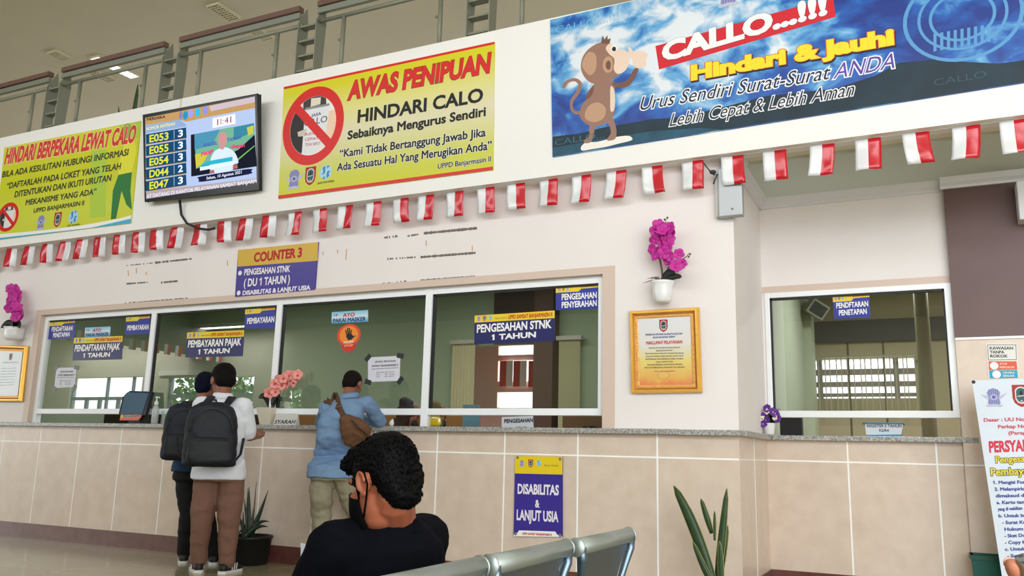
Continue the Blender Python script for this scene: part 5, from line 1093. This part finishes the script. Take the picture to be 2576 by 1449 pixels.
# ================================================================ people
SK, SKD = M((164, 104, 78), .5, var=.05, vscale=30), M((140, 86, 64), .5, var=.05, vscale=30)
HAIR = M((13, 11, 12), .7, spec=.12, bump=.5, bscale=120)
def head(mb, C, f, u, s=1.0, ear=True, fine=False):
    f = f.normalized(); r = f.cross(u).normalized(); u = r.cross(f); A = (r, f, u); P = lambda a, b, c: C+(r*a+f*b+u*c)*s
    E = lambda c, q: mb.ell(P(*c), [x*s for x in q], A, 20, 12)
    E((0, -.012, .03), (.075, .094, .086)); E((0, .03, -.035), (.061, .064, .082)); E((0, .036, -.085), (.047, .048, .034))
    mb.limb([P(0, .09, .005), P(0, .112, -.034)], [.009*s, .014*s]); mb.limb([P(-.036, .08, .026), P(.036, .08, .026)], [.012*s, .012*s]); mb.limb([P(-.02, .09, -.068), P(.02, .09, -.068)], [.009*s, .009*s])
    for g in (-1, 1):
        E((g*.035, .072, -.02), (.02, .02, .018))
        if ear:
            if fine:
                pts = [(math.cos(a)*.0165, math.sin(a)*.028) for a in [math.radians(d) for d in (-150, -185, -215, -245, -275, -305, -335, 0, 25, 50)]]
                # rim of the ear, its hollow and the lobe
                Q = lambda b, c, o=0: P(g*(.082+o+.35*max(0, -b-.0)*.9), -.008+b, -.004+c)
                mb.limb([Q(-x*1.0, z, .006) for x, z in pts], [.0052*s]*len(pts))
                mb.limb([Q(.011, -.018, .0), Q(.006, -.031, .0), Q(-.004, -.029, .003)], [.006*s, .0075*s, .006*s])
                mb.ell(P(g*.078, -.012, -.006), (.006*s, .016*s, .026*s), A, 12, 8)
                mb.limb([Q(.012, .0, -.004), Q(.012, -.012, -.002)], [.005*s, .006*s])
            else: mb.ell(P(g*.08, -.012, -.006), (.011*s, .021*s, .033*s), A, 12, 8)
    return P
def hand(mb, wr, d, n, side, curl=.35):
    """palm, four bent fingers of unequal length and a thumb on the side of the palm"""
    d = d.normalized(); lat = d.cross(n).normalized()*side; n = lat.cross(d).normalized()*side
    mb.ell(wr+d*.045, (.038, .052, .017), (lat, d, n), 14, 9); mb.cap(wr-d*.01, wr+d*.03, .026, .03)
    for k, (o, L) in enumerate(((-.03, .062), (-.011, .076), (.009, .08), (.028, .07))):
        p = wr+lat*o+d*(.085 if k in (1, 2) else .078); a = curl*.6; q = [p-d*.02, p]
        for sgm in (.42, .32, .26):
            p = p+(d*math.cos(a)+n*(-math.sin(a)))*L*sgm; q.append(p); a += curl
        mb.limb(q, [.0105, .0098, .009, .0085, .0075])
    p = wr+lat*.032+d*.025; mb.limb([wr+lat*.015+d*.01, p, p+(d*.7+lat*.6-n*.3)*.032, p+(d*.95+lat*.4-n*.5)*.06], [.014, .0125, .011, .0085])
def figure(name, label, J, fw, hf, skin, shirt, pants, W=1.0, sleeve=1.0, hem=None, loose=1.0, shoe=None, voxel=.009, hu=V((0, 0, 1)), hs=1.0, hairf=None, fold=.007, hands=(1, 1), bodyname='body', seat=False, curl=.5, hairmat=None, fine=False, collar=True, palm=V((0, 0, -1))):
    J = {k: V(v) for k, v in J.items()}
    fw = fw.normalized(); up = V((0, 0, 1)); lat = (J['shR']-J['shL']).normalized(); pel, ch, nk, hd = J['pel'], J['chest'], J['neck'], J['head']
    base = (J['anL']+J['anR'])/2; base.z = 0 if not seat else 0
    t = thing(name, label, 'person', tuple(base))
    dv = lat.cross((nk-pel).normalized()).normalized()
    lp = V((lat.x, lat.y, 0)).normalized(); dp = V((-lp.y, lp.x, 0))
    mb = MB(); hp = head(mb, hd, hf, hu, hs, True, fine)
    mb.limb([hp(0, -.025, -.05), nk], [.056*hs, .062]); mb.cap(nk, ch, .062, .1)
    for s_ in 'LR':
        mb.limb([J['sh'+s_], J['el'+s_], J['wr'+s_]], [.046, .04, .027]); mb.cap(J['sh'+s_], ch, .05, .08)
        mb.limb([pel+(J['hip'+s_]-pel)*.8, J['kn'+s_], J['an'+s_]], [.06, .048, .036])
        if hands[0 if s_ == 'L' else 1]:
            d = J.get('hd'+s_, J['wr'+s_]-J['el'+s_]); hand(mb, J['wr'+s_], d, palm, 1 if s_ == 'R' else -1, curl)
    mb.loft([(pel, lp*.1*W, dp*.065), (pel.lerp(ch, .5), lat*.1*W, dv*.065), (ch, lat*.12*W, dv*.075), (nk-(nk-ch)*.25, lat*.09, dv*.06)])
    soft(bodyname, mb, skin, t, voxel*(.62 if fine else .8), 3)
    # shirt
    mb = MB(); hem = hem if hem is not None else -.06; ax = (ch-pel); hm = pel+V((0, 0, hem))
    rs = [(hm, lp*.198*W, dp*.158*W), (pel+V((0, 0, .03)), lp*.192*W, dp*.15*W), (pel.lerp(ch, .25), (lp*.5+lat*.5)*.18*W, (dp*.5+dv*.5)*.132*W), (pel.lerp(ch, .6), lat*.176*W, dv*.13*W), (ch, lat*.19*W, dv*.128*W), (ch.lerp(nk, .45), lat*.18*W, dv*.11*W), (ch.lerp(nk, .75), lat*.12*W, dv*.085), (nk+(nk-ch)*.05, lat*.068, dv*.066)]
    mb.loft(rs)
    for s_ in 'LR':
        sh, el, wr = J['sh'+s_], J['el'+s_], J['wr'+s_]
        mb.cap(ch.lerp(nk, .5), sh, .075*W, .068*W)
        if sleeve <= 1: mb.limb([sh, sh.lerp(el, sleeve)], [.068*W, .062*W])
        else: mb.limb([sh, el, el.lerp(wr, sleeve-1)], [.068*W, .056*W, .044*W])
    so = soft('shirt', mb, shirt, t, voxel, 5, folds(fold, 9, (1, 1, 1.8)))
    if collar:
        cmb = MB(); rs = []
        for z, k in ((-.01, .082), (.03, .078), (.045, .07)): rs.append([nk+(hd-nk).normalized()*z+lat*(math.cos(a)*k)+dv*(math.sin(a)*k*.95) for a in [2*math.pi*i/20 for i in range(20)]])
        cmb.rings(rs, False); cmb.build('collar', shirt, so, smooth=True, solid=.006)
    # trousers
    mb = MB(); mb.loft([(pel+V((0, 0, .04)), lp*.155*W, dp*.108*W), (pel, lp*.17*W, dp*.122*W), (pel+V((0, 0, -.09)), lp*.172*W, dp*.125*W)])
    for s_ in 'LR':
        h_, k_, a_ = J['hip'+s_], J['kn'+s_], J['an'+s_]; L = loose
        mb.limb([h_+V((0, 0, .02)), h_.lerp(k_, .5), k_, k_.lerp(a_, .55), a_+V((0, 0, .01))], [.097*W, .085*W*L, .07*W*L, .066*L, .064*L])
    soft('trousers', mb, pants, t, voxel, 4, folds(fold*1.2, 8, (1, 1, 1.6)))
    for s_ in 'LR':
        a_ = J['an'+s_]; f = J.get('toe'+s_, fw); f = V((f.x, f.y, 0)).normalized(); l_ = V((-f.y, f.x, 0)); mb = MB(); c = V((a_.x, a_.y, 0))
        mb.loft([(c+f*x+V((0, 0, z)), l_*w_, V((0, 0, h_))) for x, z, w_, h_ in ((-.075, .035, .02, .025), (-.06, .042, .034, .038), (0, .045, .038, .044), (.07, .038, .044, .034), (.14, .03, .044, .026), (.185, .026, .026, .018))])
        sh_ = mb.build('shoe', shoe or M((24, 24, 26), .5), t, smooth=True)
        mb = MB(); rs = [c+f*x+l_*w_ for x, w_ in ((-.08, .02), (-.06, .037), (.0, .041), (.08, .047), (.15, .045), (.19, .024))]; rs2 = [c+f*x-l_*w_ for x, w_ in ((-.08, .02), (-.06, .037), (.0, .041), (.08, .047), (.15, .045), (.19, .024))]
        mb.prism([p+V((0, 0, .0)) for p in rs+rs2[::-1]], (0, 0, .022)); mb.build('sole', M((226, 226, 222), .5), sh_)
        if shoe is None or True:
            for g in (-1, 1):
                for q in range(3):
                    x = .0+q*.028; MB().prism([c+f*(x+d)+l_*(g*w_)+V((0, 0, z)) for d, w_, z in ((0, .048, .025), (.012, .048, .025), (.034, .037, .075), (.022, .037, .075))], l_*(g*.003)).build('stripe', M((226, 226, 222), .5), sh_)
    # hair
    f = hf.normalized(); r = f.cross(hu).normalized(); u = r.cross(f)
    if hairf: hairf(t, lambda a, b, c: hd+(r*a+f*b+u*c)*hs, (r, f, u), hs, hairmat or HAIR)
    return t, dv, lat
def short_hair(t, P, A, s, mat):
    mb = MB(); E = lambda c, q: mb.ell(P(*c), [x*s for x in q], A, 20, 12)
    E((0, -.018, .044), (.083, .098, .086)); E((0, -.055, .0), (.075, .056, .072)); E((0, .03, .085), (.062, .062, .04))
    soft('hair', mb, mat, t, .007, 3, folds(.004, 30))
def cropped_hair(t, P, A, s, mat):
    mb = MB(); E = lambda c, q: mb.ell(P(*c), [x*s for x in q], A, 20, 12)
    E((0, -.017, .038), (.0785, .096, .083)); E((0, -.055, .0), (.071, .053, .06))
    soft('hair', mb, mat, t, .007, 3, folds(.0015, 40))
def backpack(label, c, lat, back, up, w_, h, d, mat, tshirt_sh, drop, cat='backpack'):
    """worn on the back: a top-level thing with pocket, straps, handle and zips"""
    t = thing('backpack', label, cat, tuple(c-up*h/2)); mb = MB()
    mb.loft([(c-up*h*.5, lat*w_*.42, back*d*.4), (c-up*h*.46, lat*w_*.5, back*d*.5), (c-up*h*.1, lat*w_*.5, back*d*.52), (c+up*h*.25, lat*w_*.47, back*d*.46), (c+up*h*.42, lat*w_*.38, back*d*.36), (c+up*h*.5, lat*w_*.2, back*d*.2)], 24, 3.2)
    soft('bag_body', mb, mat, t, .01, 4, folds(.006, 8)); mb = MB()
    mb.loft([(c-up*h*.46+back*d*.5, lat*w_*.36, back*d*.14), (c-up*h*.4+back*d*.53, lat*w_*.42, back*d*.2), (c-up*h*.12+back*d*.55, lat*w_*.42, back*d*.18), (c-up*h*.05+back*d*.5, lat*w_*.36, back*d*.1)], 20, 3.4)
    soft('front_pocket', mb, M((22, 26, 30), .6, bump=.2, bscale=150), t, .01, 3, folds(.004, 9))
    MB().tube([c+lat*(w_*.4*math.cos(a))+up*(h*.02+h*.36*math.sin(a))+back*d*.5 for a in [math.pi*i/14 for i in range(15)]], .004, 6).build('zip', M((30, 32, 36), .4), t, smooth=True)
    MB().tube([c+up*h*.46-lat*.03+back*.0, c+up*h*.53-lat*.02, c+up*h*.53+lat*.02, c+up*h*.46+lat*.03], .008, 8).build('handle', mat, t, smooth=True)
    for g, sh in tshirt_sh:
        q0 = sh+lat*(-g)*.035; pts = [c+up*h*.40+lat*g*w_*.2+back*0, (c+up*h*.44+lat*g*w_*.2).lerp(q0+up*.05+back*.07, .6), q0+up*.068+back*.03, q0+up*.072-back*.04, q0+up*.03-back*.11, q0-up*.1-back*.15]
        MB().tube(pts, [.024, .03, .034, .034, .032, .026], 12, flat=.22, nrm=tuple(back*.7+up*.7)).build('shoulder_strap', mat, t, smooth=True)
        if drop: MB().tube([c-up*h*.42+lat*g*w_*.46, c-up*h*.3+lat*g*(w_*.5+.03)-back*.06, c-up*h*.05+lat*g*(w_*.5+.05)-back*.16], .011, 8, flat=.4).build('lower_strap', mat, t, smooth=True)
    return t
VD = V((-FW.x*0-math.sin(YAW+math.radians(19)), math.cos(YAW+math.radians(19)), 0))   # away from the camera at the two men on the left
VL = V((VD.y, -VD.x, 0))
# --- man in the white shirt
D = 6.85
J = dict(pel=AT(551, 1182, D), chest=AT(557, 1062, D+.05), neck=AT(561, 1002, D+.12), head=AT(561, 959, D+.2), shL=AT(507, 1018, D+.05), shR=AT(613, 1022, D+.08), elL=AT(503, 1104, D+.12), elR=AT(628, 1098, D+.12), wrL=AT(556, 1104, D+.32), wrR=AT(650, 1096, D+.36),
         hipL=AT(522, 1205, D), hipR=AT(583, 1205, D), knL=AT(505, 1322, D-.02), knR=AT(575, 1322, D+.0), anL=V((-4.19, -.80, .085)), anR=V((-3.96, -.72, .085)), toeL=VD+VL*-.15, toeR=VD+VL*.75, hdR=VD+VL*.2, hdL=VD)
WHT = M((226, 229, 238), .7, bump=.15, bscale=40); BRN = M((126, 92, 78), .8, bump=.25, bscale=70)
t, dv, lat = figure('person', 'person in a white short-sleeved shirt and brown trousers wearing a black backpack at the counter', J, VD, VD*.92-VL*.25+V((0, 0, -.22)), SKD, WHT, BRN, W=1.1, sleeve=.85, hem=-.075, loose=1.12, hu=V((0, 0, 1)), hairf=short_hair, fold=.006, voxel=.009, hs=1.17)
up_ = (J['neck']-J['pel']).normalized(); bk = -VD
BAG = M((16, 20, 32), .6, bump=.25, bscale=120)
bc = AT(531, 1092, D-.24); backpack('black backpack on the white-shirted person, facing the camera', bc, VL, -VD, (up_+V((0, 0, .4))).normalized(), .40, .50, .2, BAG, ((-1, J['shL']+VL*.04), (1, J['shR']-VL*.06)), True)
MB().tube([AT(617, 1115, D-.0), AT(620, 1150, D-.03), AT(625, 1172, D-.04)], .004, 6).build('strap_end', BAG, None); bpy.data.objects.remove(bpy.data.objects['strap_end'])
# --- person in dark blue, mostly hidden behind him
D2 = 7.3
J = dict(pel=AT(489, 1182, D2), chest=AT(497, 1070, D2+.03), neck=AT(510, 1015, D2+.06), head=AT(519, 972, D2+.12), shL=AT(462, 1030, D2+.02), shR=AT(545, 1032, D2+.1), elL=AT(455, 1105, D2+.14), elR=AT(560, 1100, D2+.22), wrL=AT(475, 1085, D2+.36), wrR=AT(545, 1085, D2+.4),
         hipL=AT(468, 1200, D2), hipR=AT(512, 1200, D2), knL=AT(472, 1300, D2), knR=AT(520, 1300, D2+.02), anL=V((-4.70, -.47, .085)), anR=V((-4.44, -.38, .085)))
t, dv, lat = figure('person', 'person in dark blue shirt and black trousers half hidden behind the white-shirted person', J, VD, VD*.8+VL*.5, SKD, M((16, 56, 92), .7, bump=.15, bscale=40), M((18, 18, 22), .8), W=.98, sleeve=.8, hem=-.02, hairf=short_hair, voxel=.011, hairmat=M((14, 18, 36), .8, spec=.1))
bc = AT(459, 1086, D2-.22); backpack('dark navy backpack worn by the half-hidden person at the left', bc, VL, -VD, V((0, 0, 1)), .31, .47, .17, M((15, 19, 34), .6, bump=.25, bscale=120), ((1, J['shR']-VL*.06), (-1, J['shL']+VL*.05)), False)
# --- man in the light blue shirt leaning on the counter
VD3 = V((-math.sin(YAW+math.radians(9)), math.cos(YAW+math.radians(9)), 0)); VL3 = V((VD3.y, -VD3.x, 0)); D3 = 6.95
J = dict(pel=AT(834, 1180, D3), chest=AT(857, 1052, D3+.06), neck=AT(878, 1002, D3+.13), head=AT(887, 968, D3+.22), shL=AT(822, 1030, D3+.16), shR=AT(925, 1016, D3+.14), elL=AT(808, 1066, D3+.36), elR=AT(958, 1060, D3+.3), wrL=AT(850, 1058, D3+.5), wrR=AT(902, 1058, D3+.44),
         hipL=AT(810, 1205, D3), hipR=AT(862, 1200, D3), knL=AT(808, 1300, D3+.05), knR=AT(902, 1300, D3+.12), anL=AT(805, 1412, D3+.03), anR=AT(845, 1400, D3-.12), hdL=VL3*.6+VD3, hdR=-VL3*.7+VD3*.6)
J['anL'].z = .085; J['anR'].z = .14
BLU = M((112, 142, 178), .75, bump=.2, bscale=45); KHA = M((150, 144, 122), .8, bump=.25, bscale=60)
t, dv, lat = figure('person', 'person in a light blue long-sleeved shirt and khaki trousers leaning on the counter', J, VD3, VD3*.85+VL3*.42+V((0, 0, -.3)), SKD, BLU, KHA, W=1.0, sleeve=1.85, hem=-.07, loose=1.15, hairf=cropped_hair, fold=.011, voxel=.009, hs=.98, hairmat=M((26, 20, 18), .85, spec=.08))
person_blue = t
# brown sling bag worn across the back
t = thing('sling_bag', 'brown canvas sling bag across the back of the light blue shirt', 'bag', tuple(AT(895, 1100, D3-.05)))
BRB = M((98, 66, 42), .75, bump=.3, bscale=90); BRS = M((84, 58, 38), .75, bump=.25, bscale=90)
dd = D3-.1
mb = MB(); rs = []
for (x, y, w_, de) in ((864, 1046, .03, -.05), (870, 1054, .06, -.07), (880, 1066, .095, -.09), (892, 1082, .12, -.09), (902, 1098, .125, -.06), (908, 1110, .09, -.02), (911, 1116, .05, .02)):
    a = V((RT*.86+UP*.5)); rs.append((AT(x, y, dd+.02+de*.5), a.normalized()*w_, FW*.05))
mb.loft(rs, 20, 2.6); soft('bag_body', mb, BRB, t, .008, 4, folds(.008, 12))
MB().tube([AT(884, 1056, dd-.09), AT(905, 1078, dd-.11), AT(925, 1096, dd-.08)], .005, 6).build('zip', M((54, 38, 28)), t, smooth=True)
flush_soft(); SHS = [o for o in person_blue.children if o.name.startswith('shirt')]
def rib(pts, w_): return MB().tube(pts, w_, 12, flat=.16, nrm=tuple(-FW))
sn = lambda x, y, k=.008: snap(SHS, x, y, k, D3+.2)
p0 = sn(846, 996); rib([p0+VD3*.1+V((-.02, 0, -.01)), p0+VD3*.05+V((-.01, 0, .012)), p0, sn(848, 1008), sn(851, 1018), sn(855, 1030), sn(861, 1042), sn(868, 1054, .03)], [.028, .03, .03, .028, .026, .025, .026, .03]).build('shoulder_strap', BRS, t, smooth=True)
p0 = sn(838, 1000); rib([p0+VD3*.06, p0+V((0, 0, .004)), sn(833, 1007, .024), sn(828, 1017, .02)], [.02, .024, .024, .018]).build('strap_flap', BRS, t, smooth=True)
p0 = sn(826, 1005); rib([p0+VD3*.06, p0+V((0, 0, .004)), sn(821, 1009, .024), sn(817, 1014, .02)], [.016, .02, .02, .014]).build('strap_flap', BRS, t, smooth=True)
c = sn(852, 1024, .02); MB().tube([c-RT*.03-UP*.01, c+RT*.03+UP*.012], .006, 8).build('buckle', M((110, 80, 56), .4), t, smooth=True)
# --- seated man in the foreground
DF = 2.2
fd = V((-math.sin(YAW+math.radians(8.7+44)), math.cos(YAW+math.radians(8.7+44)), 0)); rl = V((fd.y, -fd.x, 0))
hd = AT(965, 1212, DF)
hf = (fd+V((0, 0, -.36))).normalized(); hu = (V((0, 0, 1))+fd*.36).normalized()
nk = AT(988, 1303, DF+.05)
shc = AT(985, 1352, DF+.07)
J = dict(head=hd, neck=nk, chest=shc-V((0, 0, .075))+fd*.02, pel=V((shc.x, shc.y, .56))-fd*.0, shR=shc+rl*.175+V((0, 0, -.012))+fd*.03, shL=shc-rl*.175+V((0, 0, -.012))+fd*.03)
J['elR'] = J['shR']+fd*.1+V((0, 0, -.25)); J['elL'] = J['shL']+fd*.12-rl*.03+V((0, 0, -.24)); J['wrR'] = J['elR']+fd*.2-rl*.08+V((0, 0, -.02)); J['wrL'] = J['elL']+fd*.2+rl*.08+V((0, 0, -.02))
J['hipL'] = J['pel']-rl*.09; J['hipR'] = J['pel']+rl*.09; J['knL'] = J['hipL']+fd*.42-rl*.05; J['knR'] = J['hipR']+fd*.42+rl*.05; J['knL'].z = J['knR'].z = .53
J['anL'] = J['knL']+fd*.02; J['anR'] = J['knR']+fd*.02; J['anL'].z = J['anR'].z = .085
SKF = M((174, 100, 72), .5, var=.06, vscale=25)
STRN = []
def seat_hair(t, P, A, s, mat):
    mb = MB(); E = lambda c, q: mb.ell(P(*c), [x*s for x in q], A, 24, 14); r, f, u = A
    E((0, -.02, .043), (.081, .098, .086)); E((0, -.056, .0), (.077, .055, .08)); E((0, -.062, -.05), (.056, .042, .042)); E((0, .04, .078), (.064, .064, .042)); E((-.01, .09, .075), (.046, .022, .026))
    for g in (-1, 1): E((g*.066, .018, .015), (.014, .022, .04)); E((g*.065, .03, -.004), (.009, .01, .022))
    o = soft('hair', mb, mat, t, .0055, 3, folds(.004, 35)); STRN.append((o, P, A, s, t, mat))
t, dv, lat = figure('person', 'seated person in a black t-shirt and black face mask, seen from behind in the foreground', J, fd, hf, SKF, M((12, 13, 20), .95, spec=.08, bump=.2, bscale=60), M((34, 38, 52), .8), W=.98, sleeve=.95, hem=-.05, hu=hu, hairf=seat_hair, fold=.005, voxel=.0065, seat=True, hs=.97, fine=True, collar=False, hairmat=M((9, 8, 9), .65, spec=.12, bump=.4, bscale=90))
person_seated = t
r_ = hf.cross(hu).normalized(); u_ = r_.cross(hf); P = lambda a, b, c: hd+(r_*a+hf*b+u_*c)*.97
# ribbed neckline of the t-shirt
rs = []
ax_ = (hd-nk).normalized(); ax_ = (ax_+V((0, 0, 1))).normalized(); n1 = lat; n2 = n1.cross(ax_).normalized()
for z, k in ((-.03, .08), (-.008, .073), (.002, .069)): rs.append([nk+ax_*z+n1*(math.cos(a)*k)+n2*(math.sin(a)*k*.92) for a in [2*math.pi*i/28 for i in range(28)]])
MB().rings(rs, False).build('collar', M((12, 13, 20), .95, spec=.08, bump=.2, bscale=60), t, smooth=True, solid=.004)
# face mask with two ear loops
mk = MB(); rows = []
for i in range(9):
    v = i/8; row = []
    for j in range(15):
        a = math.radians(-84+168*j/14); zc2 = .012-.125*v; hw = .066-.014*v*v; dp = .112+.016*math.sin(math.pi*v)
        pinch = abs(math.sin(a))**3; row.append(P(math.sin(a)*hw, .028+math.cos(a)*(dp-.03), -.012+(zc2*(1-.42*pinch))-.03*pinch))
    rows.append(row)
n = 15; mk.v = [p for rr in rows for p in rr]
for i in range(8):
    for j in range(n-1): mk.f.append((i*n+j, i*n+j+1, (i+1)*n+j+1, (i+1)*n+j)); mk.mi.append(0)
MK = M((10, 10, 12), .9, spec=.08); mo = mk.build('face_mask', MK, t, smooth=True, solid=.004)
for g in (-1, 1):
    MB().tube([P(g*.066, .034, -.035), P(g*.08, .02, .0), P(g*.086, -.0, .03), P(g*.092, -.028, .018), P(g*.09, -.03, -.015), P(g*.083, -.01, -.045), P(g*.07, .025, -.085)], .0026, 8).build('ear_loop', MK, mo, smooth=True)
for g in (-1, 1):
    e = P(g*.034, .088, -.008); MB().ell(e, (.013, .006, .006), (r_, hf, u_), 12, 8).build('eye', M((30, 24, 22), .2), t, smooth=True)
    MB().tube([P(g*.016, .092, .02), P(g*.032, .089, .027), P(g*.048, .078, .021)], [.002, .003, .0015], 8).build('eyebrow', M((22, 18, 17), .8), t, smooth=True)
# sheet of paper the seated man is holding
pp = AT(757, 1388, 2.62); c0 = AT(756, 1366, 2.45); e1 = (AT(771, 1369, 2.45)-c0).normalized(); dn = V((0, 0, -1))*.16+fd*-.02
tag(MB().prism([c0, c0+e1*.05, c0+e1*.06+dn, c0+dn*1.0], FW*.0015).build('paper_sheet', M((206, 212, 216), .6), None), 'white folded paper held low beside the seated person in black', 'paper')
# --- two office workers behind the glass, only heads and shoulders in view
def worker(label, px, py, y, col, hsk, facing):
    hd = PY(px, py, y); f = facing.normalized(); r = f.cross(V((0, 0, 1))).normalized(); t = thing('person', label, 'person', (hd.x, hd.y, 0)); u = V((0, 0, 1))
    mb = MB(); P = head(mb, hd, f, u); mb.limb([P(0, -.02, -.06), P(0, -.04, -.2)], [.05, .055]); mb.loft([(P(0, -.05, z), r*w_, f*d) for z, w_, d in ((-.17, .06, .05), (-.22, .17, .08), (-.3, .18, .1), (-.6, .15, .1), (-.78, .17, .12))])
    for g in (-1, 1):
        el = P(g*.2, .02, -.5); wr = P(g*.1, .24, -.48); mb.limb([P(g*.16, -.05, -.25), el, wr], [.045, .04, .028]); hand(mb, wr, f+r*(-g*.3), V((0, 0, -1)), g, .4)
    mb.limb([P(0, -.05, -.78), P(.09, .3, -.8)], [.1, .07]); mb.limb([P(0, -.05, -.78), P(-.09, .3, -.8)], [.1, .07])
    for g in (-1, 1): mb.limb([P(g*.09, .3, -.8), V((P(g*.09, .32, 0).x, P(g*.09, .32, 0).y, .05))], [.065, .04])
    soft('body', mb, hsk, t, .009, 3)
    mb = MB(); mb.loft([(P(0, -.05, z), r*w_, f*d) for z, w_, d in ((-.2, .12, .09), (-.26, .2, .115), (-.4, .19, .125), (-.85, .2, .15))])
    for g in (-1, 1): mb.limb([P(g*.16, -.05, -.26), P(g*.2, .02, -.5), P(g*.12, .2, -.48)], [.065, .055, .045])
    soft('blouse', mb, col[1], t, .011, 4, folds(.006, 9))
    mb = MB(); A = (r, f, u)
    mb.ell(P(0, -.03, .035), (.09, .1, .098), A, 20, 12); mb.ell(P(0, -.035, -.05), (.088, .085, .09), A, 20, 12); mb.loft([(P(0, -.03+q, z), r*w_, f*d) for z, w_, d, q in ((-.1, .08, .08, 0), (-.18, .12, .1, .01), (-.26, .19, .13, .01), (-.36, .21, .14, .01), (-.4, .2, .135, .01))])
    soft('headscarf', mb, col[0], t, .009, 4, folds(.006, 11))
    MB().ell(P(0, .07, -.06), (.055, .055, .05), A, 16, 10).build('face_mask', M((60, 52, 54), .8), t, smooth=True)
    for g in (-1, 1): MB().ell(P(g*.032, .088, -.002), (.013, .008, .007), A, 10, 6).build('eye', M((30, 24, 22), .2), t, smooth=True)
worker('person in a dark brown headscarf sitting behind the third service window', 1030, 1040, .62, (M((64, 44, 36), .8), M((50, 30, 30), .8)), SK, V((.8, .55, -.45)))
worker('person in an olive brown headscarf sitting behind the left end of the fourth window', 1100, 1042, 1.3, (M((104, 90, 66), .8), M((44, 30, 28), .8)), SK, V((.85, .5, -.4)))
# --- hand at the bottom right edge
t = thing('person_hand', 'fingertip of a hand holding a clear plastic sleeve at the bottom right corner', 'person', tuple(AT(2560, 1470, 1.25)))
wr = AT(2640, 1600, 1.3); d = (AT(2548, 1418, 1.25)-wr).normalized()
mb = MB(); tip = AT(2549, 1425, 1.25); mb.limb([tip, tip+(wr-tip)*.3, tip+(wr-tip)*.6], [.0125, .0145, .014])
n_ = -FW; la = d.cross(n_).normalized(); pc = tip+(wr-tip)*.72+la*.04
mb.ell(pc, (.042, .05, .02), (la, d, n_), 16, 10); mb.limb([pc-d*.04, wr+la*.05, wr-d*.2+la*.08], [.03, .03, .04])
for o, L in ((.03, .08), (.05, .085), (.07, .07)):
    p = pc+la*(o-.02)+d*.035; mb.limb([p, p+d*L*.5+n_*.01, p+d*L*.7-n_*.02, p+d*L*.5-n_*.035], [.0125, .0115, .011, .0095])
p = pc-la*.03-d*.01; mb.limb([p, p-la*.02+d*.025-n_*.01, p-la*.01+d*.055-n_*.02], [.015, .013, .011])
soft('hand_body', mb, M((206, 132, 104), .5, var=.06, vscale=40), t, .0035, 3)
MB().ell(tip+n_*-.011+d*.004, (.008, .01, .003), (la, d, n_), 10, 6).build('fingernail', M((226, 176, 156), .3), t, smooth=True)
c = AT(2553, 1400, 1.24); q = [c, AT(2575, 1392, 1.22), AT(2600, 1400, 1.22), AT(2600, 1500, 1.24), AT(2575, 1470, 1.24), AT(2560, 1430, 1.24)]
tag(MB().prism(q, FW*.002).build('plastic_sleeve', clear_mat((.62, .64, .6, 1), .2), None), 'translucent plastic sleeve at the bottom right corner behind the fingertip', 'sleeve')
# ================================================================ finish
flush_soft(); flush_text()
# short hair of the seated man: thin locks standing off the hair surface
for o, P, A, s, par, mat in STRN:
    rd = random.Random(4); mb = MB(); r, f, u = A; vs_ = o.data.vertices; C = P(0, -.02, .03)
    for k in range(9000):
        v = vs_[rd.randrange(len(vs_))]; n_ = v.normal; p = v.co
        rel = p-C; fl_ = (-u*.8+(f*.5 if rel.dot(f) > .03 else -f*.25)); tg = (fl_-n_*fl_.dot(n_)); tg = tg.normalized() if tg.length > .01 else r
        if rel.dot(u) > .07: tg = (f*.9-u*.1+r*rd.uniform(-.3, .3)).normalized()
        L = rd.uniform(.005, .012); d = (tg+n_*rd.uniform(.05, .4)+V((rd.uniform(-.2, .2), rd.uniform(-.2, .2), rd.uniform(-.2, .2)))).normalized(); w_ = d.cross(n_).normalized()*.0007
        mb.add([p-n_*.002-w_, p-n_*.002+w_, p+d*L*.6+w_*.8, p+d*L-n_*.003, p+d*L*.6-w_*.8], [(0, 1, 2, 3, 4)])
    mb.build('hair_lock', mat, o)['kind'] = 'stuff'
for o in list(bpy.data.objects):
    if o.type == 'MESH' and not o.users_collection: bpy.data.objects.remove(o)
